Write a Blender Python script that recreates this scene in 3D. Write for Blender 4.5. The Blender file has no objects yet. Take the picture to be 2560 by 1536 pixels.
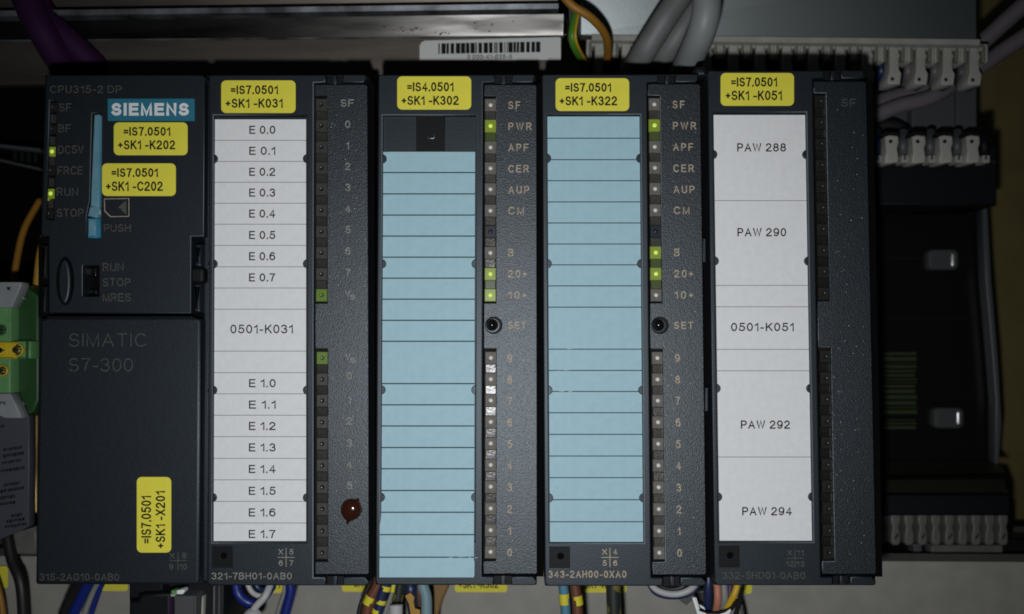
import bpy, bmesh, math, random
from mathutils import Vector, Matrix
random.seed(7)
C = bpy.context.scene.collection
MM = 0.001
R = math.radians

# ------------------------------------------------------------------ camera
LENS, SENS = 30.0, 36.0
W, H = 2560.0, 1536.0
FPX = LENS / SENS * W
cam = bpy.data.cameras.new('camera')
cam.lens = LENS; cam.sensor_width = SENS; cam.sensor_fit = 'HORIZONTAL'
cam.clip_start = 0.01; cam.clip_end = 10
camo = bpy.data.objects.new('camera', cam); C.objects.link(camo)
CAMPOS = Vector((0, -206 * MM, 0))
PITCH, YAW, ROLL = R(2.5), R(0.55), R(0.12)
ROT = (Matrix.Rotation(YAW, 3, 'Z') @ Matrix.Rotation(R(90) + PITCH, 3, 'X') @ Matrix.Rotation(ROLL, 3, 'Z'))
camo.matrix_world = Matrix.Translation(CAMPOS) @ ROT.to_4x4()
bpy.context.scene.camera = camo
cam.dof.use_dof = True; cam.dof.focus_distance = 0.207; cam.dof.aperture_fstop = 15

# ------------------------------------------------------------------ world, lamps, exposure
world = bpy.data.worlds.new('World'); bpy.context.scene.world = world
world.use_nodes = True
world.node_tree.nodes['Background'].inputs[0].default_value = (0.75, 0.9, 1.0, 1)
world.node_tree.nodes['Background'].inputs[1].default_value = 0.009
FL = bpy.data.lights.new('phone_flash', 'SPOT')      # the phone's own flash: even in the middle, fading to the corners
FL.energy = 1.27; FL.shadow_soft_size = 0.0028; FL.color = (0.97, 0.985, 1.0)
FL.spot_size = R(100); FL.spot_blend = 0.85
flo = bpy.data.objects.new('phone_flash', FL); C.objects.link(flo)
flo.location = (-0.006, -0.206, -0.021)
flo.rotation_euler = (R(92), 0, R(0.5))
vs = bpy.context.scene.view_settings
bpy.context.scene.cycles.filter_width = 1.8
vs.view_transform = 'Standard'; vs.look = 'None'; vs.exposure = 0; vs.gamma = 1

# ------------------------------------------------------------------ helpers
def P(px, py, d=0.0):
    """the point seen at photo pixel (px, py) on the vertical plane d mm behind the module fronts"""
    v = ROT @ Vector(((px - W / 2), -(py - H / 2), -FPX))
    t = (d * MM - CAMPOS.y) / v.y
    return CAMPOS + v * t

def ident(u, v): return (u, v)

WORLDLOC = {}
def wl(o): return WORLDLOC.get(o.name, Vector((0, 0, 0))) if o else Vector((0, 0, 0))

def thing(name, label, cat, loc, group=None):
    o = bpy.data.objects.new(name, None); C.objects.link(o)
    o.empty_display_size = 0.01
    o.location = loc; WORLDLOC[o.name] = Vector(loc)
    o['label'] = label; o['category'] = cat
    if group: o['group'] = group
    return o
def tag(o, label=None, cat=None, group=None, kind=None):
    if label: o['label'] = label
    if cat: o['category'] = cat
    if group: o['group'] = group
    if kind: o['kind'] = kind
    return o

def link_mesh(name, me, mat, parent=None, smooth=False, recentre=True):
    if recentre and len(me.vertices):
        lo = Vector((min(v.co[i] for v in me.vertices) for i in range(3)))
        hi = Vector((max(v.co[i] for v in me.vertices) for i in range(3)))
        c = (lo + hi) / 2
        me.transform(Matrix.Translation(-c))
    else: c = Vector((0, 0, 0))
    o = bpy.data.objects.new(name, me); C.objects.link(o)
    if mat is not None:
        me.materials.clear(); me.materials.append(mat)
    o.location = c - wl(parent)
    if parent: o.parent = parent
    WORLDLOC[o.name] = c
    if smooth:
        for p in me.polygons: p.use_smooth = True
    me.update()
    return o

def mesh_obj(name, verts, faces, mat, parent=None, smooth=False):
    me = bpy.data.meshes.new(name); me.from_pydata([tuple(v) for v in verts], [], faces)
    return link_mesh(name, me, mat, parent, smooth)

def copy_at(o, center, parent, name=None):
    c = o.copy(); C.objects.link(c)
    if name: c.name = name
    c.parent = parent; c.location = Vector(center) - wl(parent); WORLDLOC[c.name] = Vector(center)
    return c

def rrect(x0, y0, x1, y1, r=0, n=4):
    if r <= 0: return [(x0, y0), (x1, y0), (x1, y1), (x0, y1)]
    out = []
    for cx, cy, a0 in ((x1 - r, y0 + r, -90), (x1 - r, y1 - r, 0), (x0 + r, y1 - r, 90), (x0 + r, y0 + r, 180)):
        for k in range(n + 1):
            a = R(a0 + 90 * k / n); out.append((cx + r * math.cos(a), cy + r * math.sin(a)))
    return out
def circle(cx, cy, r, n=24, ry=None):
    ry = ry or r
    return [(cx + r * math.cos(2 * math.pi * k / n), cy + ry * math.sin(2 * math.pi * k / n)) for k in range(n)]

def curve_to_mesh(cu, name):
    o = bpy.data.objects.new('tmp', cu); C.objects.link(o)
    dg = bpy.context.evaluated_depsgraph_get(); dg.update()
    me = bpy.data.meshes.new_from_object(o.evaluated_get(dg))
    bpy.data.objects.remove(o); bpy.data.curves.remove(cu)
    me.name = name
    return me

def plate(name, loops, d, thick, mat, parent=None, bevel=0.25, mp=ident, seg=2):
    """a plate with its front face d mm deep and thick mm of body behind it; later loops may be holes"""
    cu = bpy.data.curves.new('c', 'CURVE'); cu.dimensions = '2D'; cu.fill_mode = 'BOTH'
    for lp in loops:
        s = cu.splines.new('POLY'); s.points.add(len(lp) - 1); s.use_cyclic_u = True
        for k, (u, v) in enumerate(lp):
            w = P(*mp(u, v), d); s.points[k].co = (w.x * 1000, w.z * 1000, 0, 1)
    b = min(bevel, thick * 0.45)
    cu.extrude = thick / 2 - b; cu.bevel_depth = b; cu.offset = -b; cu.bevel_resolution = seg
    me = curve_to_mesh(cu, name)
    yc = d + thick / 2
    for v in me.vertices:
        x, y, z = v.co; v.co = (x * MM, (yc - z) * MM, y * MM)
    return link_mesh(name, me, mat, parent)

def sheet(name, loop, d, mat, parent=None, mp=ident):
    """thin paper or film: a real slab 0.06 mm thick"""
    pts = [P(*mp(u, v), d(v) if callable(d) else d) for u, v in loop]
    n = len(pts)
    vs_ = pts + [p + Vector((0, 0.06 * MM, 0)) for p in pts]
    fs = [list(range(n))[::-1], list(range(n, 2 * n))] + [[i, (i + 1) % n, n + (i + 1) % n, n + i] for i in range(n)]
    me = bpy.data.meshes.new(name); me.from_pydata([tuple(v) for v in vs_], [], fs)
    bm = bmesh.new(); bm.from_mesh(me); bmesh.ops.recalc_face_normals(bm, faces=bm.faces); bm.to_mesh(me); bm.free()
    return link_mesh(name, me, mat, parent)

def box(name, x0, y0, x1, y1, d, thick, mat, parent=None, bevel=0.0, mp=ident, r=0):
    if bevel > 0 or r > 0:
        return plate(name, [rrect(x0, y0, x1, y1, r)], d, thick, mat, parent, bevel or 0.05, mp)
    a = [P(*mp(u, v), d) for u, v in ((x0, y0), (x1, y0), (x1, y1), (x0, y1))]
    b = [p + Vector((0, thick * MM, 0)) for p in a]
    return mesh_obj(name, a + b, [(3, 2, 1, 0), (4, 5, 6, 7), (0, 1, 5, 4), (1, 2, 6, 5), (2, 3, 7, 6), (3, 0, 4, 7)], mat, parent)

def arc(cx, cy, rx, ry, a0, a1, n=12):
    return [(cx + rx * math.cos(R(a0 + (a1 - a0) * k / n)), cy + ry * math.sin(R(a0 + (a1 - a0) * k / n))) for k in range(n + 1)]
OVAL = lambda cx, cy, rx, ry: ('c', arc(cx, cy, rx, ry, 0, 360, 24)[:-1])
# each sign as centre lines in a box one cap height tall: (width, strokes)
GLYPH = {
 '0': (.54, [OVAL(.27, .5, .27, .5)]),
 '1': (.30, [[(0, .74), (.17, .84), (.29, 1), (.29, 0)]]),
 '2': (.56, [arc(.27, .72, .26, .28, 170, -35) + [(.02, .12), (0, 0), (.56, 0)]]),
 '3': (.56, [arc(.26, .75, .24, .25, 160, -80) , arc(.27, .265, .28, .265, 85, -160)]),
 '4': (.58, [[(.42, 0), (.42, 1), (0, .28), (.58, .28)]]),
 '5': (.56, [[(.52, 1), (.11, 1), (.04, .48)] + arc(.27, .32, .29, .32, 135, -160)]),
 '6': (.56, [OVAL(.28, .32, .28, .32), arc(.30, .5, .30, .5, 48, 190)]),
 '7': (.54, [[(0, 1), (.54, 1), (.32, .6), (.2, 0)]]),
 '8': (.56, [OVAL(.28, .76, .23, .24), OVAL(.28, .27, .28, .27)]),
 '9': (.56, [OVAL(.28, .68, .28, .32), arc(.26, .5, .30, .5, 228, 370)]),
 'A': (.68, [[(0, 0), (.34, 1), (.68, 0)], [(.12, .33), (.56, .33)]]),
 'B': (.60, [[(0, 0), (0, 1), (.30, 1)] + arc(.32, .765, .22, .235, 90, -90) + [(0, .53)], [(.34, .53)] + arc(.34, .265, .26, .265, 90, -90) + [(0, 0)]]),
 'C': (.68, [arc(.37, .5, .37, .5, 40, 320, 20)]),
 'D': (.66, [('c', [(0, 0), (0, 1), (.27, 1)] + arc(.28, .5, .38, .5, 85, -85, 16) + [(.27, 0)])]),
 'E': (.56, [[(.56, 1), (0, 1), (0, 0), (.58, 0)], [(0, .52), (.52, .52)]]),
 'F': (.54, [[(.54, 1), (0, 1), (0, 0)], [(0, .50), (.46, .50)]]),
 'G': (.70, [arc(.37, .5, .37, .5, 42, 330, 20) + [(.70, .45), (.42, .45)]]),
 'H': (.62, [[(0, 0), (0, 1)], [(.62, 0), (.62, 1)], [(0, .52), (.62, .52)]]),
 'I': (.001, [[(0, 0), (0, 1)]]),
 'K': (.60, [[(0, 0), (0, 1)], [(.58, 1), (.0, .36)], [(.22, .60), (.62, 0)]]),
 'M': (.72, [[(0, 0), (0, 1), (.36, 0), (.72, 1), (.72, 0)]]),
 'N': (.62, [[(0, 0), (0, 1), (.62, 0), (.62, 1)]]),
 'O': (.72, [OVAL(.36, .5, .36, .5)]),
 'P': (.58, [[(0, 0), (0, 1), (.32, 1)] + arc(.32, .725, .26, .275, 85, -90) + [(0, .45)]]),
 'R': (.62, [[(0, 0), (0, 1), (.34, 1)] + arc(.34, .74, .24, .26, 85, -90) + [(0, .48)], [(.34, .48), (.62, 0)]]),
 'S': (.60, [arc(.30, .74, .26, .26, 25, 265, 14) + arc(.30, .26, .30, .26, 75, -160, 14)]),
 'T': (.60, [[(0, 1), (.60, 1)], [(.30, 1), (.30, 0)]]),
 'U': (.60, [[(0, 1)] + arc(.30, .30, .30, .30, 180, 360, 14) + [(.60, 1)]]),
 'V': (.64, [[(0, 1), (.32, 0), (.64, 1)]]),
 'W': (.92, [[(0, 1), (.23, 0), (.46, 1), (.69, 0), (.92, 1)]]),
 'X': (.62, [[(0, 0), (.62, 1)], [(0, 1), (.62, 0)]]),
 '-': (.28, [[(0, .36), (.28, .36)]]),
 '=': (.44, [[(0, .32), (.44, .32)], [(0, .62), (.44, .62)]]),
 '+': (.44, [[(0, .46), (.44, .46)], [(.22, .24), (.22, .68)]]),
 '.': (.001, [[(0, -.015), (0, .05)]]),
 ' ': (.05, []),
}
TALL = set('0123456789ABCDEFGHIKMNOPRSTUVWX')
def text(name, s, bbox, d, mat, parent=None, mp=ident, stroke=2.3, rot=False, spacing=1.0, **_):
    """drawn lettering whose ink fills the box (x0, y0, x1, y1) in pixels; rot: reads bottom to top; stroke in pixels"""
    x0, y0, x1, y1 = bbox
    cap = (x1 - x0 if rot else y1 - y0) - stroke
    lines, x = [], 0.0
    track = (0.19 + 0.8 * stroke / cap) * spacing
    for ch in s:
        w, st = GLYPH[ch]
        for q in st:
            cl = isinstance(q, tuple); q = q[1] if cl else q
            lines.append((cl, [(x + a, b) for a, b in q]))
        x += w + track
    xs = [a for _, q in lines for a, _b in q]
    lo, hi = min(xs), max(xs)
    run = (y1 - y0 if rot else x1 - x0) - stroke
    vs_, fs = [], []
    for i, (cl, q) in enumerate(lines):
        pts = []
        for a, b in q:
            f = (a - lo) / (hi - lo) if hi - lo > 1e-3 else 0.5
            if rot: pts.append((x0 + stroke / 2 + (1 - b) * cap, y1 - stroke / 2 - f * run))
            else: pts.append((x0 + stroke / 2 + f * run, y1 - stroke / 2 - b * cap))
        pts = [p for k, p in enumerate(pts) if k == 0 or math.dist(p, pts[k - 1]) > 0.05]
        n = len(pts); L, Rr = [], []
        for k in range(n):
            pv = pts[(k - 1) % n] if (cl or k) else None; nx = pts[(k + 1) % n] if (cl or k < n - 1) else None
            d1 = Vector((pts[k][0] - pv[0], pts[k][1] - pv[1])).normalized() if pv else None
            d2 = Vector((nx[0] - pts[k][0], nx[1] - pts[k][1])).normalized() if nx else None
            d1 = d1 or d2; d2 = d2 or d1
            n1 = Vector((-d1.y, d1.x)); n2 = Vector((-d2.y, d2.x)); m = n1 + n2
            if m.length < 0.25: m = n1
            m.normalize(); sc = min(1 / max(m.dot(n1), 0.3), 1.7) * stroke / 2
            e = Vector((0, 0))
            if not pv: e = -d1 * stroke / 2
            if not nx: e = d1 * stroke / 2
            c = Vector(pts[k]) + e
            L.append(c + m * sc); Rr.append(c - m * sc)
        b0 = len(vs_); dd = d - 0.004 * i / max(1, len(lines))
        for k in range(n): vs_ += [P(*mp(*L[k]), dd), P(*mp(*Rr[k]), dd)]
        for k in range(n if cl else n - 1):
            a, b = b0 + 2 * k, b0 + 2 * ((k + 1) % n)
            fs.append((a, b, b + 1, a + 1))
    me = bpy.data.meshes.new(name); me.from_pydata([tuple(v) for v in vs_], [], fs); me.update()
    if sum(p.normal.y * p.area for p in me.polygons) > 0: me.flip_normals()
    return link_mesh(name, me, mat, parent)

def ctext(name, s, cx, cy, w, h, d, mat, parent=None, **k):
    return text(name, s, (cx - w / 2, cy - h / 2, cx + w / 2, cy + h / 2), d, mat, parent, **k)

def spline(pts, n=8):
    """Catmull-Rom through the points"""
    if len(pts) < 3: return pts
    q = [pts[0] * 2 - pts[1]] + pts + [pts[-1] * 2 - pts[-2]]
    out = []
    for i in range(1, len(q) - 2):
        for k in range(n):
            t = k / n; a, b, c, e = q[i - 1], q[i], q[i + 1], q[i + 2]
            out.append(0.5 * ((2 * b) + (c - a) * t + (2 * a - 5 * b + 4 * c - e) * t * t + (3 * b - a - 3 * c + e) * t ** 3))
    out.append(pts[-1]); return out

def tube(name, pts, r, mat, parent=None, seg=14, flat=1.0, n=8):
    """round cable through (px, py, depth mm) points; r in mm"""
    w = spline([P(a, b, c) for a, b, c in pts], n)
    vs_, fs = [], []
    up = Vector((0, 1, 0))
    for i, p in enumerate(w):
        t = (w[min(i + 1, len(w) - 1)] - w[max(i - 1, 0)]).normalized()
        s = t.cross(up)
        s = s.normalized() if s.length > 1e-6 else Vector((1, 0, 0))
        nn = s.cross(t).normalized()
        for k in range(seg):
            a = 2 * math.pi * k / seg
            vs_.append(p + (s * math.cos(a) + nn * math.sin(a) * flat) * r * MM)
    m = len(w)
    for i in range(m - 1):
        for k in range(seg):
            a, b = i * seg + k, i * seg + (k + 1) % seg
            fs.append((a, b, b + seg, a + seg))
    fs.append(tuple(range(seg))[::-1]); fs.append(tuple(range((m - 1) * seg, m * seg)))
    me = bpy.data.meshes.new(name); me.from_pydata([tuple(v) for v in vs_], [], fs)
    bm = bmesh.new(); bm.from_mesh(me); bmesh.ops.recalc_face_normals(bm, faces=bm.faces); bm.to_mesh(me); bm.free()
    return link_mesh(name, me, mat, parent, smooth=True)

def dome(name, px, py, d, r, h, mat, parent=None, mp=ident, seg=16, rings=5):
    """a round cap of radius r mm rising h mm towards the viewer from depth d"""
    c = P(*mp(px, py), d); vs_ = []; fs = []
    for i in range(rings):
        a = math.pi / 2 * i / rings
        for k in range(seg):
            b = 2 * math.pi * k / seg
            vs_.append(c + Vector((r * math.cos(a) * math.cos(b), -h * math.sin(a), r * math.cos(a) * math.sin(b))) * MM)
    vs_.append(c + Vector((0, -h, 0)) * MM)
    for i in range(rings - 1):
        for k in range(seg):
            fs.append((i * seg + k, i * seg + (k + 1) % seg, (i + 1) * seg + (k + 1) % seg, (i + 1) * seg + k))
    for k in range(seg): fs.append(((rings - 1) * seg + k, (rings - 1) * seg + (k + 1) % seg, rings * seg))
    return mesh_obj(name, vs_, fs, mat, parent, smooth=True)

# ------------------------------------------------------------------ materials
def mat(name, col, rough=0.5, metal=0.0, spec=0.5, noise=0.0, nscale=400, bump=0.0, bscale=2500, emit=None, estr=0, trans=0.0,
        col2=None, stretch=None, rvar=0.0, coat=0.0, tint=None, ior=1.5):
    m = bpy.data.materials.new(name); m.use_nodes = True
    nt = m.node_tree; b = nt.nodes['Principled BSDF']
    b.inputs['Base Color'].default_value = (*col, 1); b.inputs['Roughness'].default_value = rough
    b.inputs['Metallic'].default_value = metal; b.inputs['Specular IOR Level'].default_value = spec
    b.inputs['Transmission Weight'].default_value = trans; b.inputs['Coat Weight'].default_value = coat
    b.inputs['IOR'].default_value = ior
    if tint: b.inputs['Specular Tint'].default_value = (*tint, 1)
    tc = nt.nodes.new('ShaderNodeTexCoord')
    src = tc.outputs['Object']
    if stretch:
        mpn = nt.nodes.new('ShaderNodeMapping'); mpn.inputs['Scale'].default_value = stretch
        nt.links.new(src, mpn.inputs[0]); src = mpn.outputs[0]
    if noise > 0 or col2:
        n = nt.nodes.new('ShaderNodeTexNoise'); n.inputs['Scale'].default_value = nscale; n.inputs['Detail'].default_value = 5
        nt.links.new(src, n.inputs['Vector'])
        mx = nt.nodes.new('ShaderNodeMix'); mx.data_type = 'RGBA'
        c2 = col2 or tuple(max(0, c * (1 - noise)) for c in col)
        mx.inputs[6].default_value = (*col, 1); mx.inputs[7].default_value = (*c2, 1)
        cr = nt.nodes.new('ShaderNodeMapRange'); cr.inputs[1].default_value = 0.35; cr.inputs[2].default_value = 0.65
        nt.links.new(n.outputs[0], cr.inputs[0]); nt.links.new(cr.outputs[0], mx.inputs[0]); nt.links.new(mx.outputs[2], b.inputs['Base Color'])
    if rvar > 0:
        n3 = nt.nodes.new('ShaderNodeTexNoise'); n3.inputs['Scale'].default_value = nscale * 0.6; n3.inputs['Detail'].default_value = 6
        nt.links.new(src, n3.inputs['Vector'])
        r3 = nt.nodes.new('ShaderNodeMapRange'); r3.inputs[1].default_value = 0.3; r3.inputs[2].default_value = 0.7
        r3.inputs[3].default_value = rough - rvar; r3.inputs[4].default_value = rough + rvar
        nt.links.new(n3.outputs[0], r3.inputs[0]); nt.links.new(r3.outputs[0], b.inputs['Roughness'])
    if bump > 0:
        n2 = nt.nodes.new('ShaderNodeTexNoise'); n2.inputs['Scale'].default_value = bscale; n2.inputs['Detail'].default_value = 2
        nt.links.new(src, n2.inputs['Vector'])
        bp = nt.nodes.new('ShaderNodeBump'); bp.inputs['Strength'].default_value = bump; bp.inputs['Distance'].default_value = 0.0001
        nt.links.new(n2.outputs[0], bp.inputs['Height']); nt.links.new(bp.outputs[0], b.inputs['Normal'])
    if emit:
        b.inputs['Emission Color'].default_value = (*emit, 1); b.inputs['Emission Strength'].default_value = estr
    return m

M = {}
M['plastic'] = mat('dark grained plastic', (0.0062, 0.0090, 0.0125), 0.50, spec=0.75, tint=(0.78, 0.90, 1.0), bump=0.35, bscale=2600, noise=0.3, nscale=900)
M['door'] = mat('coarse sparkling plastic', (0.0052, 0.0082, 0.0118), 0.44, spec=0.95, tint=(0.84, 0.93, 1.0), bump=0.8, bscale=4300, noise=0.35, nscale=2600)
M['black'] = mat('matt black plastic', (0.0035, 0.0042, 0.0055), 0.6, spec=0.25, bump=0.3)
M['gloss'] = mat('gloss black plastic', (0.006, 0.006, 0.007), 0.16)
M['void'] = mat('dark cavity', (0.003, 0.003, 0.0035), 0.9, spec=0.05)
M['paper'] = mat('white paper', (0.78, 0.79, 0.80), 0.75, spec=0.25, noise=0.05, nscale=600, bump=0.12, bscale=1500)
M['rule'] = mat('grey printed rule', (0.16, 0.16, 0.17), 0.8, spec=0.2)
M['card'] = mat('pale blue card', (0.365, 0.57, 0.65), 0.6, spec=0.3, noise=0.06, nscale=500, bump=0.15, bscale=1500)
M['cardrule'] = mat('dark card rule', (0.02, 0.05, 0.07), 0.8, spec=0.2)
M['ink'] = mat('black ink', (0.012, 0.012, 0.014), 0.7, spec=0.1)
M['yellow'] = mat('yellow sticker film', (0.80, 0.73, 0.07), 0.5, spec=0.35, noise=0.05, nscale=300, bump=0.1, bscale=1200)
M['greyprint'] = mat('faded grey print', (0.105, 0.103, 0.092), 0.6, spec=0.3, noise=0.5, nscale=1800)
M['midprint'] = mat('grey print', (0.32, 0.31, 0.28), 0.6, spec=0.3, noise=0.4, nscale=1800)
M['tanprint'] = mat('tan print', (0.55, 0.45, 0.33), 0.6, spec=0.3, noise=0.45, nscale=2200)
M['petrol'] = mat('petrol blue plate', (0.02, 0.165, 0.245), 0.5)
M['whiteprint'] = mat('white print', (0.75, 0.78, 0.8), 0.5)
M['skyplastic'] = mat('sky blue plastic', (0.14, 0.30, 0.37), 0.4, noise=0.15, nscale=300)
M['blueplastic'] = mat('blue plastic button', (0.07, 0.27, 0.43), 0.35)
M['led_dim'] = mat('smoky light guide', (0.052, 0.049, 0.044), 0.35, noise=0.25, nscale=900)
M['led_deep'] = mat('dark light guide', (0.017, 0.016, 0.0145), 0.35, noise=0.25, nscale=900)
M['led_pale'] = mat('pale light guide', (0.15, 0.14, 0.125), 0.6, spec=0.3, noise=0.25, nscale=900)
M['led_gap'] = mat('clear light guide', (0.06, 0.057, 0.052), 0.27, noise=0.3, nscale=900, bump=0.5, bscale=1500)
M['led_gap_deep'] = mat('clear deep light guide', (0.017, 0.0165, 0.015), 0.2, noise=0.3, nscale=900)
M['led_floor'] = mat('guide floor', (0.012, 0.012, 0.011), 0.8, spec=0.1)
M['led_gap_dark'] = mat('clear dark light guide', (0.044, 0.042, 0.038), 0.2, noise=0.3, nscale=900)
M['lens_pale'] = mat('pale lens', (0.72, 0.70, 0.66), 0.2)
M['lens_dark'] = mat('dark lens', (0.016, 0.016, 0.016), 0.3)
M['led_blue'] = mat('dark blue light guide', (0.015, 0.022, 0.032), 0.3)
M['led_on'] = mat('lit green light guide', (0.13, 0.16, 0.03), 0.35, emit=(0.36, 0.52, 0.02), estr=0.20)
M['led_onlow'] = mat('softly lit green light guide', (0.07, 0.12, 0.02), 0.35, emit=(0.22, 0.36, 0.02), estr=0.15)
M['led_spill'] = mat('clear light guide with green light in it', (0.04, 0.05, 0.025), 0.3, emit=(0.16, 0.28, 0.02), estr=0.09)
M['lens_on'] = mat('lit green lens', (0.4, 0.5, 0.1), 0.15, emit=(0.6, 0.8, 0.1), estr=0.6)
M['lens_onlow'] = mat('softly lit dark green lens', (0.03, 0.08, 0.01), 0.3, emit=(0.1, 0.25, 0.02), estr=0.12)
M['ring'] = mat('bright steel ring', (0.05, 0.05, 0.055), 0.4, metal=1)
M['steel'] = mat('scuffed steel', (0.14, 0.136, 0.13), 0.29, metal=1, noise=0.85, nscale=70, stretch=(0.25, 1, 2.2), rvar=0.06, bump=0.12, bscale=500, )
M['steelbrown'] = mat('brownish scuffed steel', (0.20, 0.175, 0.15), 0.5, metal=0.9, noise=0.4, nscale=50, stretch=(0.3, 1, 3), bump=0.15, bscale=500)
M['steeledge'] = mat('bright steel edge', (0.20, 0.215, 0.235), 0.5, metal=0.6, noise=0.8, nscale=90)
M['panel'] = mat('satin aluminium', (0.265, 0.295, 0.30), 0.43, metal=0.95, noise=0.12, nscale=30, bump=0.1, bscale=700)
M['duct'] = mat('warm grey duct plastic', (0.32, 0.31, 0.28), 0.6, noise=0.12, nscale=150, bump=0.2)
M['beige'] = mat('olive beige backplate', (0.17, 0.135, 0.045), 0.7, noise=0.15, nscale=60)
M['clip'] = mat('off white terminal plastic', (0.40, 0.40, 0.36), 0.5, noise=0.15, nscale=200)
M['clipdim'] = mat('grey terminal plastic', (0.13, 0.13, 0.12), 0.5, noise=0.2, nscale=200)
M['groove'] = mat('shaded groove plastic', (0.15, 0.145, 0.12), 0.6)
M['relay'] = mat('grey relay housing', (0.065, 0.07, 0.075), 0.5)
M['greycable'] = mat('grey cable sheath', (0.165, 0.167, 0.167), 0.55, noise=0.3, nscale=80)
M['palecable'] = mat('pale grey green cable sheath', (0.225, 0.245, 0.245), 0.5, noise=0.25, nscale=60)
M['mauvecable'] = mat('mauve grey cable sheath', (0.15, 0.135, 0.148), 0.45, noise=0.15, nscale=80)
M['purple'] = mat('purple cable sheath', (0.026, 0.006, 0.034), 0.7, spec=0.15)
M['orange'] = mat('orange insulation', (0.30, 0.14, 0.014), 0.5)
M['amber'] = mat('amber insulation', (0.34, 0.19, 0.02), 0.5)
M['greenins'] = mat('green insulation', (0.07, 0.22, 0.02), 0.45)
M['blackcable'] = mat('black cable sheath', (0.012, 0.011, 0.012), 0.5)
M['navy'] = mat('navy insulation', (0.008, 0.02, 0.17), 0.4)
M['darknavy'] = mat('dark navy insulation', (0.012, 0.022, 0.07), 0.4)
M['whiteins'] = mat('white insulation', (0.42, 0.42, 0.43), 0.5)
M['greyins'] = mat('grey insulation', (0.2, 0.21, 0.2), 0.5)
M['brown'] = mat('brown insulation', (0.13, 0.045, 0.025), 0.5)
M['skyins'] = mat('light blue insulation', (0.07, 0.2, 0.29), 0.5)
M['steelblue'] = mat('grey blue insulation', (0.17, 0.26, 0.3), 0.45)
M['pink'] = mat('salmon insulation', (0.42, 0.17, 0.11), 0.5)
M['violetins'] = mat('violet insulation', (0.07, 0.03, 0.09), 0.5)
M['yellowins'] = mat('yellow insulation', (0.52, 0.33, 0.015), 0.45)
M['yellowmark'] = mat('yellow paint mark', (0.62, 0.55, 0.03), 0.5)
M['tan'] = mat('brown orange tape', (0.2, 0.11, 0.03), 0.6)
M['green'] = mat('green terminal plastic', (0.13, 0.32, 0.12), 0.45, noise=0.1)
M['darkgreen'] = mat('dark green terminal plastic', (0.013, 0.062, 0.014), 0.5, noise=0.15)
M['tyellow'] = mat('yellow terminal plastic', (0.62, 0.47, 0.02), 0.45)
M['brass'] = mat('brass', (0.50, 0.33, 0.12), 0.42, metal=0.75, noise=0.45, nscale=120)
M['screw'] = mat('dull screw metal', (0.25, 0.2, 0.09), 0.35, metal=0.9)
M['nickel'] = mat('nickel stud', (0.42, 0.42, 0.42), 0.32, metal=0.9)
M['dullnickel'] = mat('dull nickel stud', (0.055, 0.058, 0.06), 0.7, spec=0.3)
M['markwhite'] = mat('white marker tag', (0.29, 0.31, 0.32), 0.5, noise=0.15, nscale=200)
M['greyplate'] = mat('blue grey plate', (0.06, 0.063, 0.08), 0.5)
M['wax'] = mat('dark red brown wax', (0.036, 0.010, 0.005), 0.14, coat=0.6)
M['olive'] = mat('olive tinted rail metal', (0.05, 0.055, 0.035), 0.4, metal=0.6)
M['ribgreen_reflection'] = mat('green reflection on rail', (0.013, 0.036, 0.010), 0.5, noise=0.6, nscale=300, stretch=(0.1, 1, 4), col2=(0.03, 0.034, 0.012))
M['darkrail'] = mat('dark polished rail', (0.012, 0.011, 0.011), 0.22, metal=0.4)
M['barwhite'] = mat('white barcode label', (0.62, 0.63, 0.62), 0.6)
M['clear'] = mat('clear plastic', (0.35, 0.37, 0.4), 0.12, noise=0.4, nscale=400)
def spots(name, a, b, scale):
    m = mat(name, a, 0.45); nt = m.node_tree
    v = nt.nodes.new('ShaderNodeTexVoronoi'); v.inputs['Scale'].default_value = scale
    tc = nt.nodes['Texture Coordinate']; nt.links.new(tc.outputs['Object'], v.inputs['Vector'])
    mr = nt.nodes.new('ShaderNodeMapRange'); mr.inputs[1].default_value = 0.34; mr.inputs[2].default_value = 0.42
    mx = nt.nodes.new('ShaderNodeMix'); mx.data_type = 'RGBA'; mx.inputs[6].default_value = (*b, 1); mx.inputs[7].default_value = (*a, 1)
    nt.links.new(v.outputs['Distance'], mr.inputs[0]); nt.links.new(mr.outputs[0], mx.inputs[0])
    nt.links.new(mx.outputs[2], nt.nodes['Principled BSDF'].inputs['Base Color'])
    return m
M['spotted'] = spots('dark insulation with yellow blotches', (0.02, 0.025, 0.022), (0.16, 0.14, 0.03), 240)

# ------------------------------------------------------------------ the setting
s = plate('backplate', [[(-900, -700), (3500, -700), (3500, 2300), (-900, 2300)]], 175, 3, M['beige'], bevel=0.2); tag(s, kind='structure')

# ------------------------------------------------------------------ input and output modules
class Frame:
    """module coordinates: u from the left edge of the label window, v down the module, both in photo pixels of the first module"""
    def __init__(s, xt, xb, y0, y1): s.a = (xt, xb, y0, y1)
    def __call__(s, u, v):
        xt, xb, y0, y1 = s.a; t = (v - 190) / 1250
        return (xt + (xb - xt) * t + u * (1 + 0.018 * t), y0 + (v - 262) * (y1 - y0) / 1120)

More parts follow.
